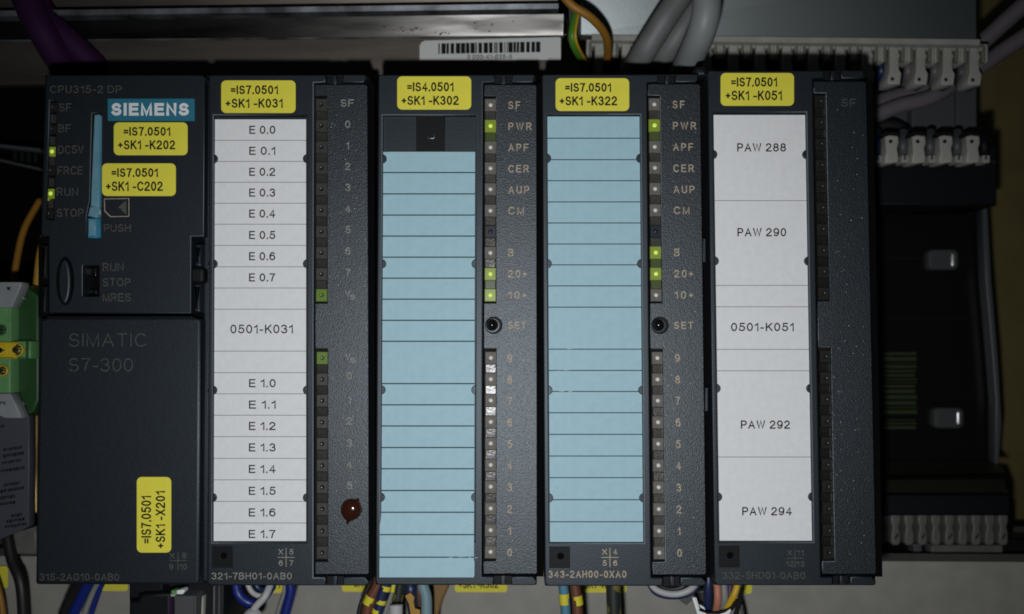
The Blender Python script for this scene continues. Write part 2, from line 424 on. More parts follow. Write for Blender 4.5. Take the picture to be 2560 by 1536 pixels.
LED_A = [262, 314.6, 368, 420.5, 473, 526.5, 579.5, 632.3, 685.5, 738.5]
LED_B = [895.5, 949, 1002, 1056, 1110, 1164, 1218.5, 1273, 1327.5, 1382]
PX = 0.0966
proto = {}
def led_mesh(kind, w, h, deep, nib):
    """a light window: bevelled block with a round lens in its face (raised or sunk)"""
    key = (kind, w, h)
    if key in proto: return proto[key]
    bm = bmesh.new(); b = 0.12
    def ring(hw, hh, y): return [bm.verts.new((x * MM, y * MM, z * MM)) for x, z in ((-hw, -hh), (hw, -hh), (hw, hh), (-hw, hh))]
    r0 = ring(w / 2, h / 2, deep); r1 = ring(w / 2, h / 2, b); r2 = ring(w / 2 - b, h / 2 - b, 0)
    for A, B in ((r0, r1), (r1, r2)):
        for k in range(4): bm.faces.new((A[k], A[(k + 1) % 4], B[(k + 1) % 4], B[k]))
    if nib:
        n = 16; rr = 0.56
        hole = [bm.verts.new((rr * math.cos(2 * math.pi * (k + .5) / n - math.pi) * MM, 0, rr * math.sin(2 * math.pi * (k + .5) / n - math.pi) * MM)) for k in range(n)]
        for q in range(4):  # corner q sits at angle -135, -45, 45, 135
            for k in range(4):
                i = q * 4 + k
                bm.faces.new((r2[q], hole[(i - 1) % n + 0], hole[i])) if k else None
            j = q * 4
            bm.faces.new((r2[q - 1], r2[q], hole[j], hole[(j - 1) % n]))
        sunk = [bm.verts.new((v.co.x * 0.9, 0.15 * MM, v.co.z * 0.9)) for v in hole]
        for k in range(n): bm.faces.new((hole[k], sunk[k], sunk[(k + 1) % n], hole[(k + 1) % n]))
        prev = sunk; hgt = -0.22 if nib > 0 else 0.3
        for i in range(1, 4):
            a = math.pi / 2 * i / 4
            cur = [bm.verts.new((v.co.x * math.cos(a), (0.15 + (hgt - 0.15) * math.sin(a)) * MM, v.co.z * math.cos(a))) for v in sunk]
            for k in range(n):
                f = bm.faces.new((prev[k], cur[k], cur[(k + 1) % n], prev[(k + 1) % n])); f.material_index = 1; f.smooth = True
            prev = cur
        f = bm.faces.new(prev); f.material_index = 1; f.smooth = True
    else:
        bm.faces.new(r2)
    bmesh.ops.recalc_face_normals(bm, faces=bm.faces)
    me = bpy.data.meshes.new('light_window'); bm.to_mesh(me); bm.free()
    # the front must face the viewer
    if sum(p.normal.y * p.area for p in me.polygons if abs(p.normal.y) > .9) > 0: me.flip_normals()
    proto[key] = me
    return me
LMATS = {'dim': ('led_dim', 'lens_dark'), 'deep': ('led_deep', 'lens_dark'), 'pale': ('led_pale', 'lens_pale'), 'on': ('led_on', 'lens_on'), 'onlow': ('led_onlow', 'lens_onlow'), 'blue': ('led_blue', 'lens_dark')}
def led(kind, center, parent, nib, w=2.72, h=3.0):
    key = ('m', kind, w, h, nib)
    if key not in proto:
        me = led_mesh(kind + str(nib), w, h, 1.2, nib).copy()
        me.materials.append(M[LMATS[kind][0]]); me.materials.append(M[LMATS[kind][1]]); proto[key] = me
    o = bpy.data.objects.new('light_window', proto[key]); C.objects.link(o)
    o.parent = parent; o.location = center - wl(parent); WORLDLOC[o.name] = center.copy()
    return o
def gap(center, parent, m, w=2.55, h=2.14):
    key = ('g', m, w, h)
    if key not in proto:
        me = led_mesh('gap', w, h, 0.9, 0).copy(); me.materials.append(M[m]); proto[key] = me
    o = bpy.data.objects.new('clear_spacer', proto[key]); C.objects.link(o)
    o.parent = parent; o.location = center - wl(parent); WORLDLOC[o.name] = center.copy()
    return o

def sticker(lines, x0, y0, x1, y1, parent, d=-0.06, boxes=None, rot=False, r=12):
    st = sheet('yellow_sticker', rrect(x0, y0, x1, y1, r), d, M['yellow'], parent)
    for s_, b in zip(lines, boxes):
        text('lettering', s_, b, d - 0.02, M['ink'], st, stroke=4.0, rot=rot)
    return st

def io_module(fr, label, kind, body_top=187):
    loc = P(*fr(190, 1465), 20)
    t = thing('plc_module', label, 'plc module', loc, 'plc modules in one row')
    T = body_top
    # housing behind: full width in the middle, slimmer at the two ends
    plate('housing', [[(-12, 262), (-12, T + 1), (383, T + 1), (383, 262), (399, 262), (399, 1395), (383, 1395), (383, 1464), (-12, 1464), (-12, 1395), (-14, 1395), (-14, 262)]], 7.2, 105, M['black'], t, bevel=0.3, mp=fr)
    # front frame, with the label window; the two latch blocks over and under the door are islands of the same casting
    out = [(-13, T + 5), (-8, T), (279, T), (279, T + 20), (250, T + 21), (249, 1443), (278, 1443), (278, 1465), (-6, 1465), (-13, 1457)]
    win = [(0, 289), (232, 289), (231, 1356), (0, 1356)]
    loops = [out, win]
    f = plate('front_frame', loops, 0, 7, M['plastic'], t, bevel=0.35, mp=fr)
    plate('latch_block', [[(322, T), (379, T), (376, T + 17), (372, T + 20), (322, T + 20)]], 0.1, 7, M['plastic'], t, bevel=0.25, mp=fr)
    plate('latch_block', [[(321, 1443), (374, 1443), (380, 1450), (384, 1454), (384, 1460), (378, 1465), (321, 1465)]], 0.1, 7, M['plastic'], t, bevel=0.3, mp=fr)
    for a, b in ((T + 1, T + 24), (1441, 1464)):
        box('latch_recess', 279, a, 322, b, 2.0, 5, M['black'], t, mp=fr)
        box('latch_post', 296, a, 306, b, 0.5, 4, M['plastic'], t, bevel=0.2, mp=fr)
    # recess floor
    box('window_floor', -3, 286, 235, 1359, 1.3, 3, M['plastic'], t, mp=fr)
    # door on the right with two light guide openings
    outl = [(252, 211), (380, 211), (384, 215), (385, 1433), (381, 1437), (252, 1437),
            (252, 1404), (283, 1404), (283, 873), (252, 873), (252, 758), (282, 758), (282, 241), (252, 241)]
    dr = plate('door', [outl], 0.0, 6.8, M['door'], t, bevel=0.2, mp=fr)
    box('slot_floor', 249, 207, 400, 1443, 4.0, 3, M['void'], t, mp=fr)
    # light guides
    mu = 268.5
    for idx, (ys, (a, b)) in enumerate(((LED_A, (241, 758)), (LED_B, (873, 1404)))):
        g = box('light_guide', 253, a - 2, 284, b + 2, 1.5, 1.0, M['led_floor'], t, mp=fr)
        for k, v in enumerate(ys):
            if kind == 'input': kd = 'onlow' if (idx, k) in ((0, 9), (1, 0)) else 'dim'
            elif kind == 'serial': kd = 'on' if (idx, k) in ((0, 1), (0, 8), (0, 9)) else ('blue' if (idx, k) == (0, 6) else 'pale')
            elif kind == 'serial2': kd = 'on' if (idx, k) in ((0, 1), (0, 7), (0, 8)) else ('blue' if (idx, k) == (0, 6) else 'pale')
            else: kd = 'blue' if False else 'dim2'
            nib = 1 if kind.startswith('serial') else -1
            if kd == 'dim2': kd = 'deep'
            off = 1.5 * (v > 800)
            led(kd, P(*fr(mu + off, v), 0.55), g, nib)
            if k < 9:
                c = gap(P(*fr(mu + off, (v + ys[k + 1]) / 2), 0.95), g, 'led_spill' if kd == 'on' else 'led_gap' if nib > 0 else ('led_gap_deep' if kind == 'analogue' else 'led_gap_dark'))
                c.rotation_euler = (R(random.uniform(-2.5, 2.5)), 0, R(random.uniform(-3, 3)))
    if kind != 'serial': plate('window_catch', [rrect(83, 277, 152, 287, 1)], -0.025, 0.3, M['plastic'], t, bevel=0.1, mp=fr)
    return t, f, dr

def tabs(t, fr, spots_):
    for u, v in spots_:
        uu = -2 if u == 0 else 233
        plate('window_tab', [circle(uu, v, 11.5, 20)], 0.35, 1.2, M['plastic'], t, bevel=0.15, mp=fr)

def cells(t, fr, name, x0t, x1t, rules, dd, base_m, cell_m, x0b=None, x1b=None, half=1.0):
    """a label strip: a backing in the colour of its rules with one raised cell per row"""
    x0b = x0t if x0b is None else x0b; x1b = x1t if x1b is None else x1b
    a, b = rules[0], rules[-1]
    def X(v, lo, hi): return lo + (hi - lo) * (v - a) / (b - a)
    vb, fb = [], []
    for k, v in enumerate(rules):
        dv = dd(v) if callable(dd) else dd
        for dz in (dv, dv + 0.06): vb += [P(*fr(X(v, x0t, x0b), v), dz), P(*fr(X(v, x1t, x1b), v), dz)]
        if k:
            i, j = 4 * (k - 1), 4 * k
            fb += [(i, j, j + 1, i + 1), (i + 2, i + 3, j + 3, j + 2), (i, i + 2, j + 2, j), (i + 1, j + 1, j + 3, i + 3)]
    base = mesh_obj(name, vb, fb, base_m, t)
    for i in range(len(rules) - 1):
        p = rules[i] + (half if i else 0); q = rules[i + 1] - (half if i < len(rules) - 2 else 0)
        sheet('label_cell', [(X(p, x0t, x0b), p), (X(p, x1t, x1b), p), (X(q, x1t, x1b), q), (X(q, x0t, x0b), q)], (lambda v: dd(v) - 0.08) if callable(dd) else dd - 0.08, cell_m, base, mp=fr)
    return base

ALLTABS = [(0, 397), (1, 397), (0, 660), (1, 660), (0, 976), (1, 976), (0, 1245), (1, 1245)]
def position_cross(t, fr, cx, cy, a, b, c, m, w=10):
    """the small cross of module slot numbers near the foot"""
    box('printed_line', cx - 21, cy - 1, cx + 21, cy + 1, -0.03, 0.02, m, t, mp=fr)
    box('printed_line', cx - 1, cy - 24, cx + 1, cy + 24, -0.05, 0.02, m, t, mp=fr)
    def tx(s_, x, y, ww): ctext('lettering', s_, x, y, ww, 14, -0.03, m, t, mp=fr, weight=-0.01)
    tx('X', cx - 13, cy - 14, w + 2); tx(a, cx + 13, cy - 14, w * len(a) - (3 if a[0] == '1' else 0)); tx(b, cx - 13, cy + 14, w * len(b)); tx(c, cx + 13, cy + 14, w * len(c))

def dimple(t, fr):
    plate('square_pad', [rrect(-1, 1366, 50, 1420, 1), circle(27, 1390, 8, 18)], -0.12, 0.5, M['black'], t, bevel=0.1, mp=fr)
    box('screw_hole', 16, 1380, 38, 1401, -0.02, 0.3, M['void'], t, mp=fr)

# ---- module one: digital inputs, white printed strip
f1 = Frame(535, 531, 262, 1382)
t, fr_, dr = io_module(f1, 'black module with white printed strip running from E 0.0 to E 1.7', 'input')
tabs(t, f1, ALLTABS)
rules = [299, 351.4, 404, 456, 508.5, 561, 614, 667.5, 720.5, 773.5, 878.3, 932, 985, 1038.6, 1092, 1146.5, 1200, 1254, 1308, 1353]
b = cells(t, f1, 'label_strip', 1, 230, rules, 0.9, M['rule'], M['paper'], half=0.75)
for i in range(8):
    y = [325, 377.5, 430, 482, 534.5, 588, 641, 694][i]
    ctext('lettering', 'E 0.%d' % i, 121, y, 65, 20.5, 0.80, M['ink'], b, mp=f1, stroke=3.2)
for i in range(8):
    y = [958.5, 1012, 1065.5, 1119, 1173, 1227.5, 1281.5, 1335.5][i]
    ctext('lettering', 'E 1.%d' % i, 122, y, 66, 20.5, 0.80, M['ink'], b, mp=f1, stroke=3.2)
ctext('lettering', '0501-K031', 120, 823, 155, 22, 0.80, M['ink'], b, mp=f1, stroke=3.2)
for s_, v, w, u in [('SF', 258, 33, 333)] + [(str(k), [311, 364, 416.5, 469, 523, 575, 628, 682][k], 13, 334) for k in range(8)] + [(str(k), [940, 999, 1053, 1108, 1162, 1214][k], 14, 337) for k in range(6)]:
    ctext('lettering', s_, u, v, 7 if s_ == '1' else w, 18.5, -0.03, M['midprint'], t, mp=f1, stroke=2.7)
for v in (735, 893):
    text('lettering', 'V', (327, v - 9, 340, v + 8), -0.03, M['midprint'], t, mp=f1, stroke=2.6)
    text('lettering', 'S', (340, v + 1, 352, v + 15), -0.03, M['midprint'], t, mp=f1, stroke=2.6)
dimple(t, f1); position_cross(t, f1, 181, 1394, '5', '6', '7', M['midprint'])
text('lettering', '321-7BH01-0AB0', (-2, 1432, 195, 1449), -0.03, M['midprint'], t, mp=f1)
sticker(0, 553, 201, 739, 283, t, boxes=None) if False else None
sticker(['=IS7.0501', '+SK1 -K031'], 553, 201.5, 739, 283, t, boxes=[(577, 214, 695, 236), (564, 247, 707, 270)])

# ---- module two: serial with pale blue card slid down
f2 = Frame(958, 951.5, 262.5, 1381)
t, fr_, dr = io_module(f2, 'black module whose pale blue card has slid down to its bottom edge', 'serial', 186)
tabs(t, f2, [(0, 397), (0, 660), (1, 660), (0, 976), (1, 976), (0, 1245), (1, 1245)])
rules = [380, 431.6, 485, 538, 590.6, 643.4, 696, 748.6, 801.5, 854, 960, 1013, 1066, 1120, 1173, 1227.5, 1282, 1338, 1394.5, 1445]
b = cells(t, f2, 'label_card', 1, 230, rules, lambda v: 0.9 - 1.1 * min(1, max(0, (v - 1252) / 84)), M['cardrule'], M['card'], x0b=-3, x1b=229, half=1.5)
b2 = box('label_holder', 83, 279, 154, 378, 0.35, 1.5, M['black'], t, bevel=0.15, mp=f2)
tube('holder_mark', [(1068, 344, 0.28), (1077, 347, 0.28), (1086, 344, 0.28), (1085, 336, 0.28)], 0.09, M['nickel'], b2, seg=6)
KS = dict(stroke=2.7, spacing=1.6)
L2 = [('SF', 263, 30), ('PWR', 316, 58), ('APF', 369, 50), ('CER', 422, 51), ('AUP', 475, 52), ('CM', 527, 39), ('B', 632, 13), ('20+', 685, 46), ('10+', 738, 46)]
for s_, v, w in L2: text('lettering', s_, (313, v - 9.5, 313 + w, v + 9.5), -0.03, M['tanprint'], t, mp=f2, **KS)
text('lettering', 'SET', (313, 805, 357, 823), -0.03, M['tanprint'], t, mp=f2, **KS)
for k in range(10): ctext('lettering', str(9 - k), 316 + 1, LED_B[k] + 1, 7 if k == 8 else 11.5, 20, -0.03, M['tanprint'], t, mp=f2, stroke=2.8)
def push_button(t, fr):
    plate('button_well', [circle(277, 814, 22, 28)], -0.25, 0.5, M['black'], t, bevel=0.2, mp=fr)
    plate('button_ring', [circle(274, 814, 18, 28), circle(273, 813, 14.5, 28)], -0.55, 0.5, M['ring'], t, bevel=0.1, mp=fr)
    dome('button_cap', 273, 813, -0.3, 1.35, 1.4, M['gloss'], t, mp=fr)
push_button(t, f2)
# curled corner clips of the card
sticker(['=IS4.0501', '+SK1 -K302'], 993, 191.5, 1178, 274.5, t, boxes=[(1018, 206, 1134, 229), (1004, 240, 1147, 263)], d=-0.07)

# ---- module three: serial with full blue card
f3 = Frame(1367, 1374.5, 260.8, 1383)
t, fr_, dr = io_module(f3, 'black module with pale blue card seated squarely and a square pad below', 'serial2', 187)
tabs(t, f3, ALLTABS)
rules = [293, 347, 400.5, 453, 506, 558.5, 611, 663, 715.5, 768.5, 873.4, 926.5, 979, 1032, 1086, 1140, 1194, 1249, 1304, 1354]
b = cells(t, f3, 'label_card', 1, 230.5, rules, 0.9, M['cardrule'], M['card'], half=1.2)
for s_, v, w in L2: text('lettering', s_, (314, v - 9.5, 314 + w, v + 9.5), -0.03, M['tanprint'], t, mp=f3, **KS)
text('lettering', 'SET', (312, 805, 359, 823), -0.03, M['tanprint'], t, mp=f3, **KS)
for k in range(10): ctext('lettering', str(9 - k), 319, LED_B[k], 6 if k == 8 else 11.5, 20, -0.03, M['tanprint'], t, mp=f3, stroke=2.8)
push_button(t, f3); dimple(t, f3); position_cross(t, f3, 148, 1393, '4', '5', '6', M['tanprint'])
text('lettering', '343-2AH00-0XA0', (-3, 1426, 188, 1444), -0.03, M['tanprint'], t, mp=f3, stroke=2.6, spacing=1.3)
sticker(['=IS7.0501', '+SK1 -K322'], 1389, 196, 1573, 278, t, boxes=[(1413, 208, 1528, 230), (1399, 241, 1543, 264)])

# ---- module four: analogue outputs, white strip
f4 = Frame(1781.5, 1799, 254.7, 1381)
t, fr_, dr = io_module(f4, 'rightmost black module with white strip reading PAW 288 to PAW 294', 'analogue', 184)
tabs(t, f4, [(u, v + 0) for u, v in [(0, 393), (1, 393), (0, 658), (1, 658), (0, 975), (1, 975), (0, 1245), (1, 1245)]])
def v4(y): return 262 + (y - 254.7) * 1120 / (1381 - 254.7)
rules = [v4(y) for y in (288, 502, 714, 767.5, 874, 927.5, 1143, 1352)]
b = cells(t, f4, 'label_strip', 1, 230, rules, 0.9, M['rule'], M['paper'], half=0.75)
for s_, x, y, w in (('PAW 288', 1904, 369, 122), ('PAW 290', 1904.5, 581, 122), ('0501-K051', 1906, 818, 157), ('PAW 292', 1913.6, 1062, 123), ('PAW 294', 1917.6, 1278.6, 124)):
    ctext('lettering', s_, x, y, w, 21, 0.80, M['ink'], b, stroke=3.3)
ctext('lettering', 'SF', 2122, 257, 36, 19, -0.03, M['greyprint'], t, weight=-0.02)
plate('side_catch', [rrect(1756, 595, 1766, 657, 2)], 1.2, 4, M['plastic'], t, bevel=0.3); plate('side_catch', [rrect(1762, 968, 1772, 1030, 2)], 1.2, 4, M['plastic'], t, bevel=0.3)
dimple(t, f4); position_cross(t, f4, 186, 1397, '11', '12', '13', M['greyprint'])
text('lettering', '332-5HD01-0AB0', (1806, 1430, 2013, 1448), -0.03, M['greyprint'], t, weight=-0.018)
sticker(['=IS7.0501', '+SK1 -K051'], 1801.5, 183, 1985, 265, t, boxes=[(1828, 194, 1943, 217), (1814, 227, 1955, 251)])

# ------------------------------------------------------------------ leftmost processor module
t = thing('processor_module', 'leftmost black module with blue maker plate, mode switch and three yellow stickers', 'plc module', P(300, 1462, 20), 'plc modules in one row')
cpu = t
plate('housing', [[(112, 188), (526, 188), (524, 600), (512, 1460), (90, 1460), (98, 700)]], 7.2, 105, M['black'], t, bevel=0.3)
plate('upper_front', [[(118, 188), (506, 188), (512, 196), (510, 592), (478, 592), (478, 784), (122, 784), (122, 592), (103, 592), (115, 194)],
      [(124, 252), (141, 252), (134, 550), (115, 550)], rrect(207, 664, 247, 741, 3), [(230, 284), (254, 284), (252, 597), (217, 597), (217, 540), (225, 500)]], 0, 7, M['plastic'], t, bevel=0.25)
plate('hinge_rod', [rrect(486, 609, 505, 668, 3), ], 0.5, 5, M['plastic'], t, bevel=0.9)
plate('hinge_rod', [rrect(484, 708, 503, 782, 3), ], 0.5, 5, M['plastic'], t, bevel=0.9)
plate('hinge_knuckle', [rrect(474, 668, 510, 708, 10)], -0.2, 5, M['black'], t, bevel=0.8)
plate('hinge_rod', [rrect(103, 612, 117, 700, 3)], 0.8, 5, M['black'], t, bevel=0.7)
plate('hinge_rod', [rrect(100, 715, 116, 786, 3)], 0.8, 5, M['black'], t, bevel=0.7)
box('hinge_slot', 96, 594, 512, 792, 5.0, 2, M['void'], t)
lower = plate('lower_flap', [[(99, 798), (120, 793), (484, 793), (503, 800), (499, 1455), (492, 1464), (92, 1463), (87, 1456)]], -0.3, 7.2, M['plastic'], t, bevel=0.8, seg=3)
plate('flap_edge', [rrect(118, 791.5, 480, 795, 1)], -0.75, 0.8, M['plastic'], lower, bevel=0.15)
dome('flap_pip', 129, 1392, -0.25, 0.35, 0.3, M['gloss'], lower)
# groove between flap and housing on the right
plate('side_rail', [[(512, 200), (527, 200), (521, 1455), (505, 1455)]], 2.6, 5, M['plastic'], t, bevel=0.4)
# oval key recess
plate('key_hollow', [circle(163, 703, 22.5, 32, 61)], -0.04, 0.2, M['void'], t, bevel=0.03)
plate('key_cover', [circle(159.5, 704, 15.5, 36, 56)], -0.75, 1.2, M['plastic'], t, bevel=0.53, seg=4)
box('switch_well', 203, 660, 251, 745, 4.5, 1, M['void'], t)
plate('switch_lever', [rrect(212, 668, 242, 692, 4)], 2.0, 3, M['gloss'], t, bevel=0.5)
plate('switch_lever', [rrect(214, 722, 243, 738, 3)], 2.6, 3, M['gloss'], t, bevel=0.5)
# status lights
g = box('light_guide', 112, 248, 144, 554, 2.0, 1, M['void'], t)
for k, y in enumerate((269, 324, 379, 427, 484, 535)):
    x = 133 - (y - 269) * 0.034
    led('on' if k in (2, 4) else 'deep', P(x, y, 0.6), g, -1 if k not in (2, 4) else 1, w=1.55, h=2.3)
for k, y in enumerate((297, 352, 403, 456, 510)):
    gap(P(133 - (y - 269) * 0.034, y, 0.9), g, 'led_gap_dark', w=1.4, h=2.2)
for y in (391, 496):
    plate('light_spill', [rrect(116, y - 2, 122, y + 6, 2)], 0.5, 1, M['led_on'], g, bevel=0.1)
GP = M['greyprint']
text('lettering', 'CPU315-2 DP', (125, 214.5, 304, 233), -0.03, GP, t, weight=-0.02)
for s_, x0, x1, y in (('SF', 148, 178, 269), ('BF', 146, 177, 321.5), ('DC5V', 145, 209, 374.5), ('FRCE', 144, 207, 426.5), ('RUN', 142, 195, 480), ('STOP', 142, 209, 532.5)):
    text('lettering', s_, (x0, y - 10, x1, y + 10), -0.03, GP, t, weight=-0.02)
text('lettering', 'PUSH', (260, 561, 327, 580), -0.03, GP, t, weight=-0.02)
for s_, x1, y in (('RUN', 309, 668), ('STOP', 326, 706), ('MRES', 327, 744)):
    text('lettering', s_, (257, y - 10, x1, y + 10), -0.03, GP, t, weight=-0.02)
text('lettering', 'SIMATIC', (173, 834, 365, 867), -0.33, GP, t, weight=-0.026, spacing=1.1)
text('lettering', 'S7-300', (173, 896, 332, 929), -0.33, GP, t, weight=-0.026)
text('lettering', '315-2AG10-0AB0', (99, 1434, 298, 1452), -0.33, GP, t, weight=-0.02)
box('printed_line', 424, 1401, 467, 1403, -0.34, 0.02, GP, t); box('printed_line', 444, 1380, 446, 1426, -0.36, 0.02, GP, t)
for s_, b_ in (('X', (424, 1383, 437, 1397)), ('8', (455, 1382, 466, 1397)), ('9', (423, 1410, 433, 1425)), ('10', (449, 1410, 467, 1425))):
    text('lettering', s_, b_, -0.34, GP, t, weight=-0.018)
# memory card symbol
def outline(name, pts, w, d, m, parent):
    o_ = pts; n = len(pts); inn = []
    cx = sum(p[0] for p in pts) / n; cy = sum(p[1] for p in pts) / n
    for x, y in pts: inn.append((x + (w if x < cx else -w), y + (w if y < cy else -w)))
    return plate(name, [o_, inn], d, 0.03, m, parent, bevel=0.003, seg=1)
outline('printed_symbol', [(260, 497), (323, 496), (323, 542), (276, 543), (261, 529)], 1.6, -0.04, M['tanprint'], t)
plate('printed_symbol', [[(296, 519), (315, 501), (316, 537)]], -0.04, 0.03, M['greyprint'], t, bevel=0.003)
# maker plate
mp_ = plate('maker_plate', [rrect(268.5, 246.5, 486, 302.5, 1)], -0.35, 0.7, M['petrol'], t, bevel=0.12)
text('lettering', 'SIEMENS', (279, 258, 472, 289.5), -0.37, M['whiteprint'], mp_, stroke=7.5)
# memory card and eject button
mc = plate('memory_card', [[(235, 287), (249, 286), (253, 290), (248, 517), (226, 517)]], -0.5, 4, M['skyplastic'], t, bevel=0.3)
box('card_edge', 246.5, 292, 250.5, 515, -0.55, 0.3, M['blueplastic'], mc)
plate('card_clip', [[(224, 517), (249, 517), (251, 538), (243, 536), (243, 545), (219, 541)]], -0.2, 4, M['skyplastic'], t, bevel=0.3)
box('card_clip_gap', 222, 537, 249, 545, 1.0, 1, M['black'], t)
plate('eject_button', [rrect(218, 546, 240, 595, 2)], -1.0, 4, M['blueplastic'], t, bevel=0.35)
plate('eject_button_side', [rrect(240, 546, 251, 596, 1)], -0.1, 3, M['petrol'], t, bevel=0.2)
plate('eject_inset', [rrect(222, 552, 236, 588, 2)], -1.1, 0.3, M['skyplastic'], t, bevel=0.1)
sticker(['=IS7.0501', '+SK1 -K202'], 284.5, 306.5, 469, 388.5, t, boxes=[(309, 318, 426, 340), (295, 351, 438, 374)])
sticker(['=IS7.0501', '+SK1 -C202'], 255, 409, 439.5, 490.5, t, boxes=[(279, 421, 395, 443), (265, 454, 407, 478)])
sticker(['=IS7.0501', '+SK1 -X201'], 342, 1193, 428, 1382, t, boxes=[(353, 1240, 378, 1359), (389, 1228, 413, 1371)], rot=True, d=-0.4)

# ------------------------------------------------------------------ wax drop on the first input module
def blob():
    bm = bmesh.new(); bmesh.ops.create_icosphere(bm, subdivisions=4, radius=1)
    for v in bm.verts:
        x, y, z = v.co; a = math.atan2(z, x); rad = math.hypot(x, z)
        def pk(a0, w):
            d_ = (a - R(a0) + math.pi) % (2 * math.pi) - math.pi
            return math.exp(-(d_ / w) ** 2)
        low = 1 / (1 + math.exp((-y - 0.25) * 12))          # the tails run out along the door
        rr = 1 + low * rad ** 3 * (0.42 * pk(-104, 0.08) + 0.14 * pk(-108, 0.40) + 0.32 * pk(56, 0.06) + 0.06 * pk(50, .3) + .1 * pk(-4, .08))
        v.co = Vector((x * rr, y * 0.62 if y < 0 else y * 0.1, z * rr)) * 2.55 * MM
    me = bpy.data.meshes.new('wax_drop'); c = P(878, 1274, -0.3)
    for v in bm.verts: v.co += c
    bm.to_mesh(me); bm.free()
    return link_mesh('wax_drop', me, M['wax'], smooth=True)
tag(blob(), 'dark reddish brown glossy drop stuck over the lower numbers of a module door', 'wax drop')

# ------------------------------------------------------------------ things around the modules
def rp(r, d): return r * PX * (206 + d) / 206      # pixel radius at depth d -> mm
def cable(name, label, cat, pts, r, m, group=None, flat=1.0):
    o = tube(name, pts, rp(r, sum(p[2] for p in pts) / len(pts)), M[m], flat=flat)
    return tag(o, label, cat, group)
def T(name, label, cat, x, y, d, group=None): return thing(name, label, cat, P(x, y, d), group)
def slant(name, quad, d0, d1, thick, m, parent=None, n=None):
    """a slab whose top edge lies at depth d0 and bottom edge at d1; quad: top-left, top-right, bottom-right, bottom-left"""
    a = [P(*quad[0], d0), P(*quad[1], d0), P(*quad[2], d1), P(*quad[3], d1)]
    b = [p + Vector((0, thick * MM, 0)) for p in a]
    return mesh_obj(name, a + b, [(3, 2, 1, 0), (4, 5, 6, 7), (0, 1, 5, 4), (1, 2, 6, 5), (2, 3, 7, 6), (3, 0, 4, 7)], m, parent)

# steel profile above the modules, with the barcode label
t = T('steel_profile', 'long scuffed steel profile with a barcode label above the first modules', 'metal profile', 700, 145, 45)
slant('upper_flange', [(-300, 31), (1396, 9), (1396, 22), (-300, 45)], 38, 38.6, 4, M['steeledge'], t)
slant('upper_face', [(-300, -60), (1394, -60), (1394, 7), (-300, 29)], 46, 49.5, 3, M['steelbrown'], t)
slant('groove', [(-300, 42), (1396, 20), (1400, 40), (-300, 60)], 52, 52, 3, M['void'], t)
slant('web', [(-300, 52), (1409, 36), (1409, 89), (-300, 104)], 43.2, 45.6, 4, M['steel'], t)
slant('web_edge', [(-300, 103), (1409, 88.5), (1409, 92), (-300, 107)], 45.2, 45.2, 4, M['steeledge'], t)
slant('lower_flange', [(-300, 105), (1402, 91.5), (1401, 200), (-300, 215)], 45.8, 46.9, 3, M['steelbrown'], t)
plate('end_lug', [[(1409, 36), (1418, 40), (1420, 86), (1409, 89)]], 42, 6, M['steel'], t, bevel=0.2)
lb = plate('barcode_label', [[(1049, 150), (1049, 116), (1053, 107), (1062, 102), (1398, 93), (1402, 95), (1402, 150)]], 45.2, 0.1, M['barwhite'], t, bevel=0.02)
x = 1096.0; k = 0
rb = random.Random(3)
while x < 1352:
    w = rb.choice([2.2, 3.4, 6.5, 9, 11]); y0 = 109 - (x - 1096) * 0.018
    box('bar', x, y0, x + w, y0 + 26, 45.12, 0.05, M['ink'], lb)
    x += w + rb.choice([1.6, 2.4, 4.0])
text('lettering', '0 000-41-635-5', (1168, 137, 1280, 148), 45.1, M['ink'], lb, stroke=1.6)

# panel and relay rows, upper right
t = T('relay_cover', 'satin grey sheet metal cover at the upper right behind the thick cables', 'metal cover', 1950, 92, 50)
slant('cover_sheet', [(1453, -80), (2440, -80), (2440, 104), (1453, 87)], 50, 56, 2, M['panel'], t)
slant('folded_edge', [(1453, 86.5), (2440, 103), (2440, 106), (1453, 89)], 55.8, 55.8, 4, M['steeledge'], t)
plate('side_bracket', [[(1420, -60), (1452, -60), (1452, 86), (1424, 88)]], 50, 6, M['relay'], t, bevel=0.4)

def clip_shape(x, y0, y1, w, up):
    """a terminal tongue: narrow neck, notched waist, wide foot"""
    h = w / 2
    if up: return [(x - h * .75, y0), (x + h * .7, y0), (x + h * .7, y0 + 14), (x + h * 1.0, y0 + 22), (x + h * .75, y0 + 30), (x + h * .8, y1 - 38), (x + h * 1.15, y1 - 28), (x + h * .9, y1), (x - h, y1 - 3), (x - h, y1 - 20), (x - h * .75, y1 - 30)]
    return [(x - h, y0 + 4), (x - h * .3, y0), (x + h, y0 + 2), (x + h * 1.1, y0 + 20), (x + h * .85, y0 + 34), (x + h * 1.05, y1 - 14), (x + h * .9, y1), (x - h, y1), (x - h * .8, y1 - 26)]
t = T('terminal_strip', 'row of off white relay terminals running behind the tops of the right modules', 'terminal strip', 2000, 210, 58)
slant('top_bar', [(1480, 87), (2450, 99), (2450, 113), (1480, 101)], 54, 54, 6, M['clip'], t)
slant('terminal_back', [(1470, 100), (2450, 110), (2450, 205), (1470, 205)], 66, 66, 3, M['void'], t)
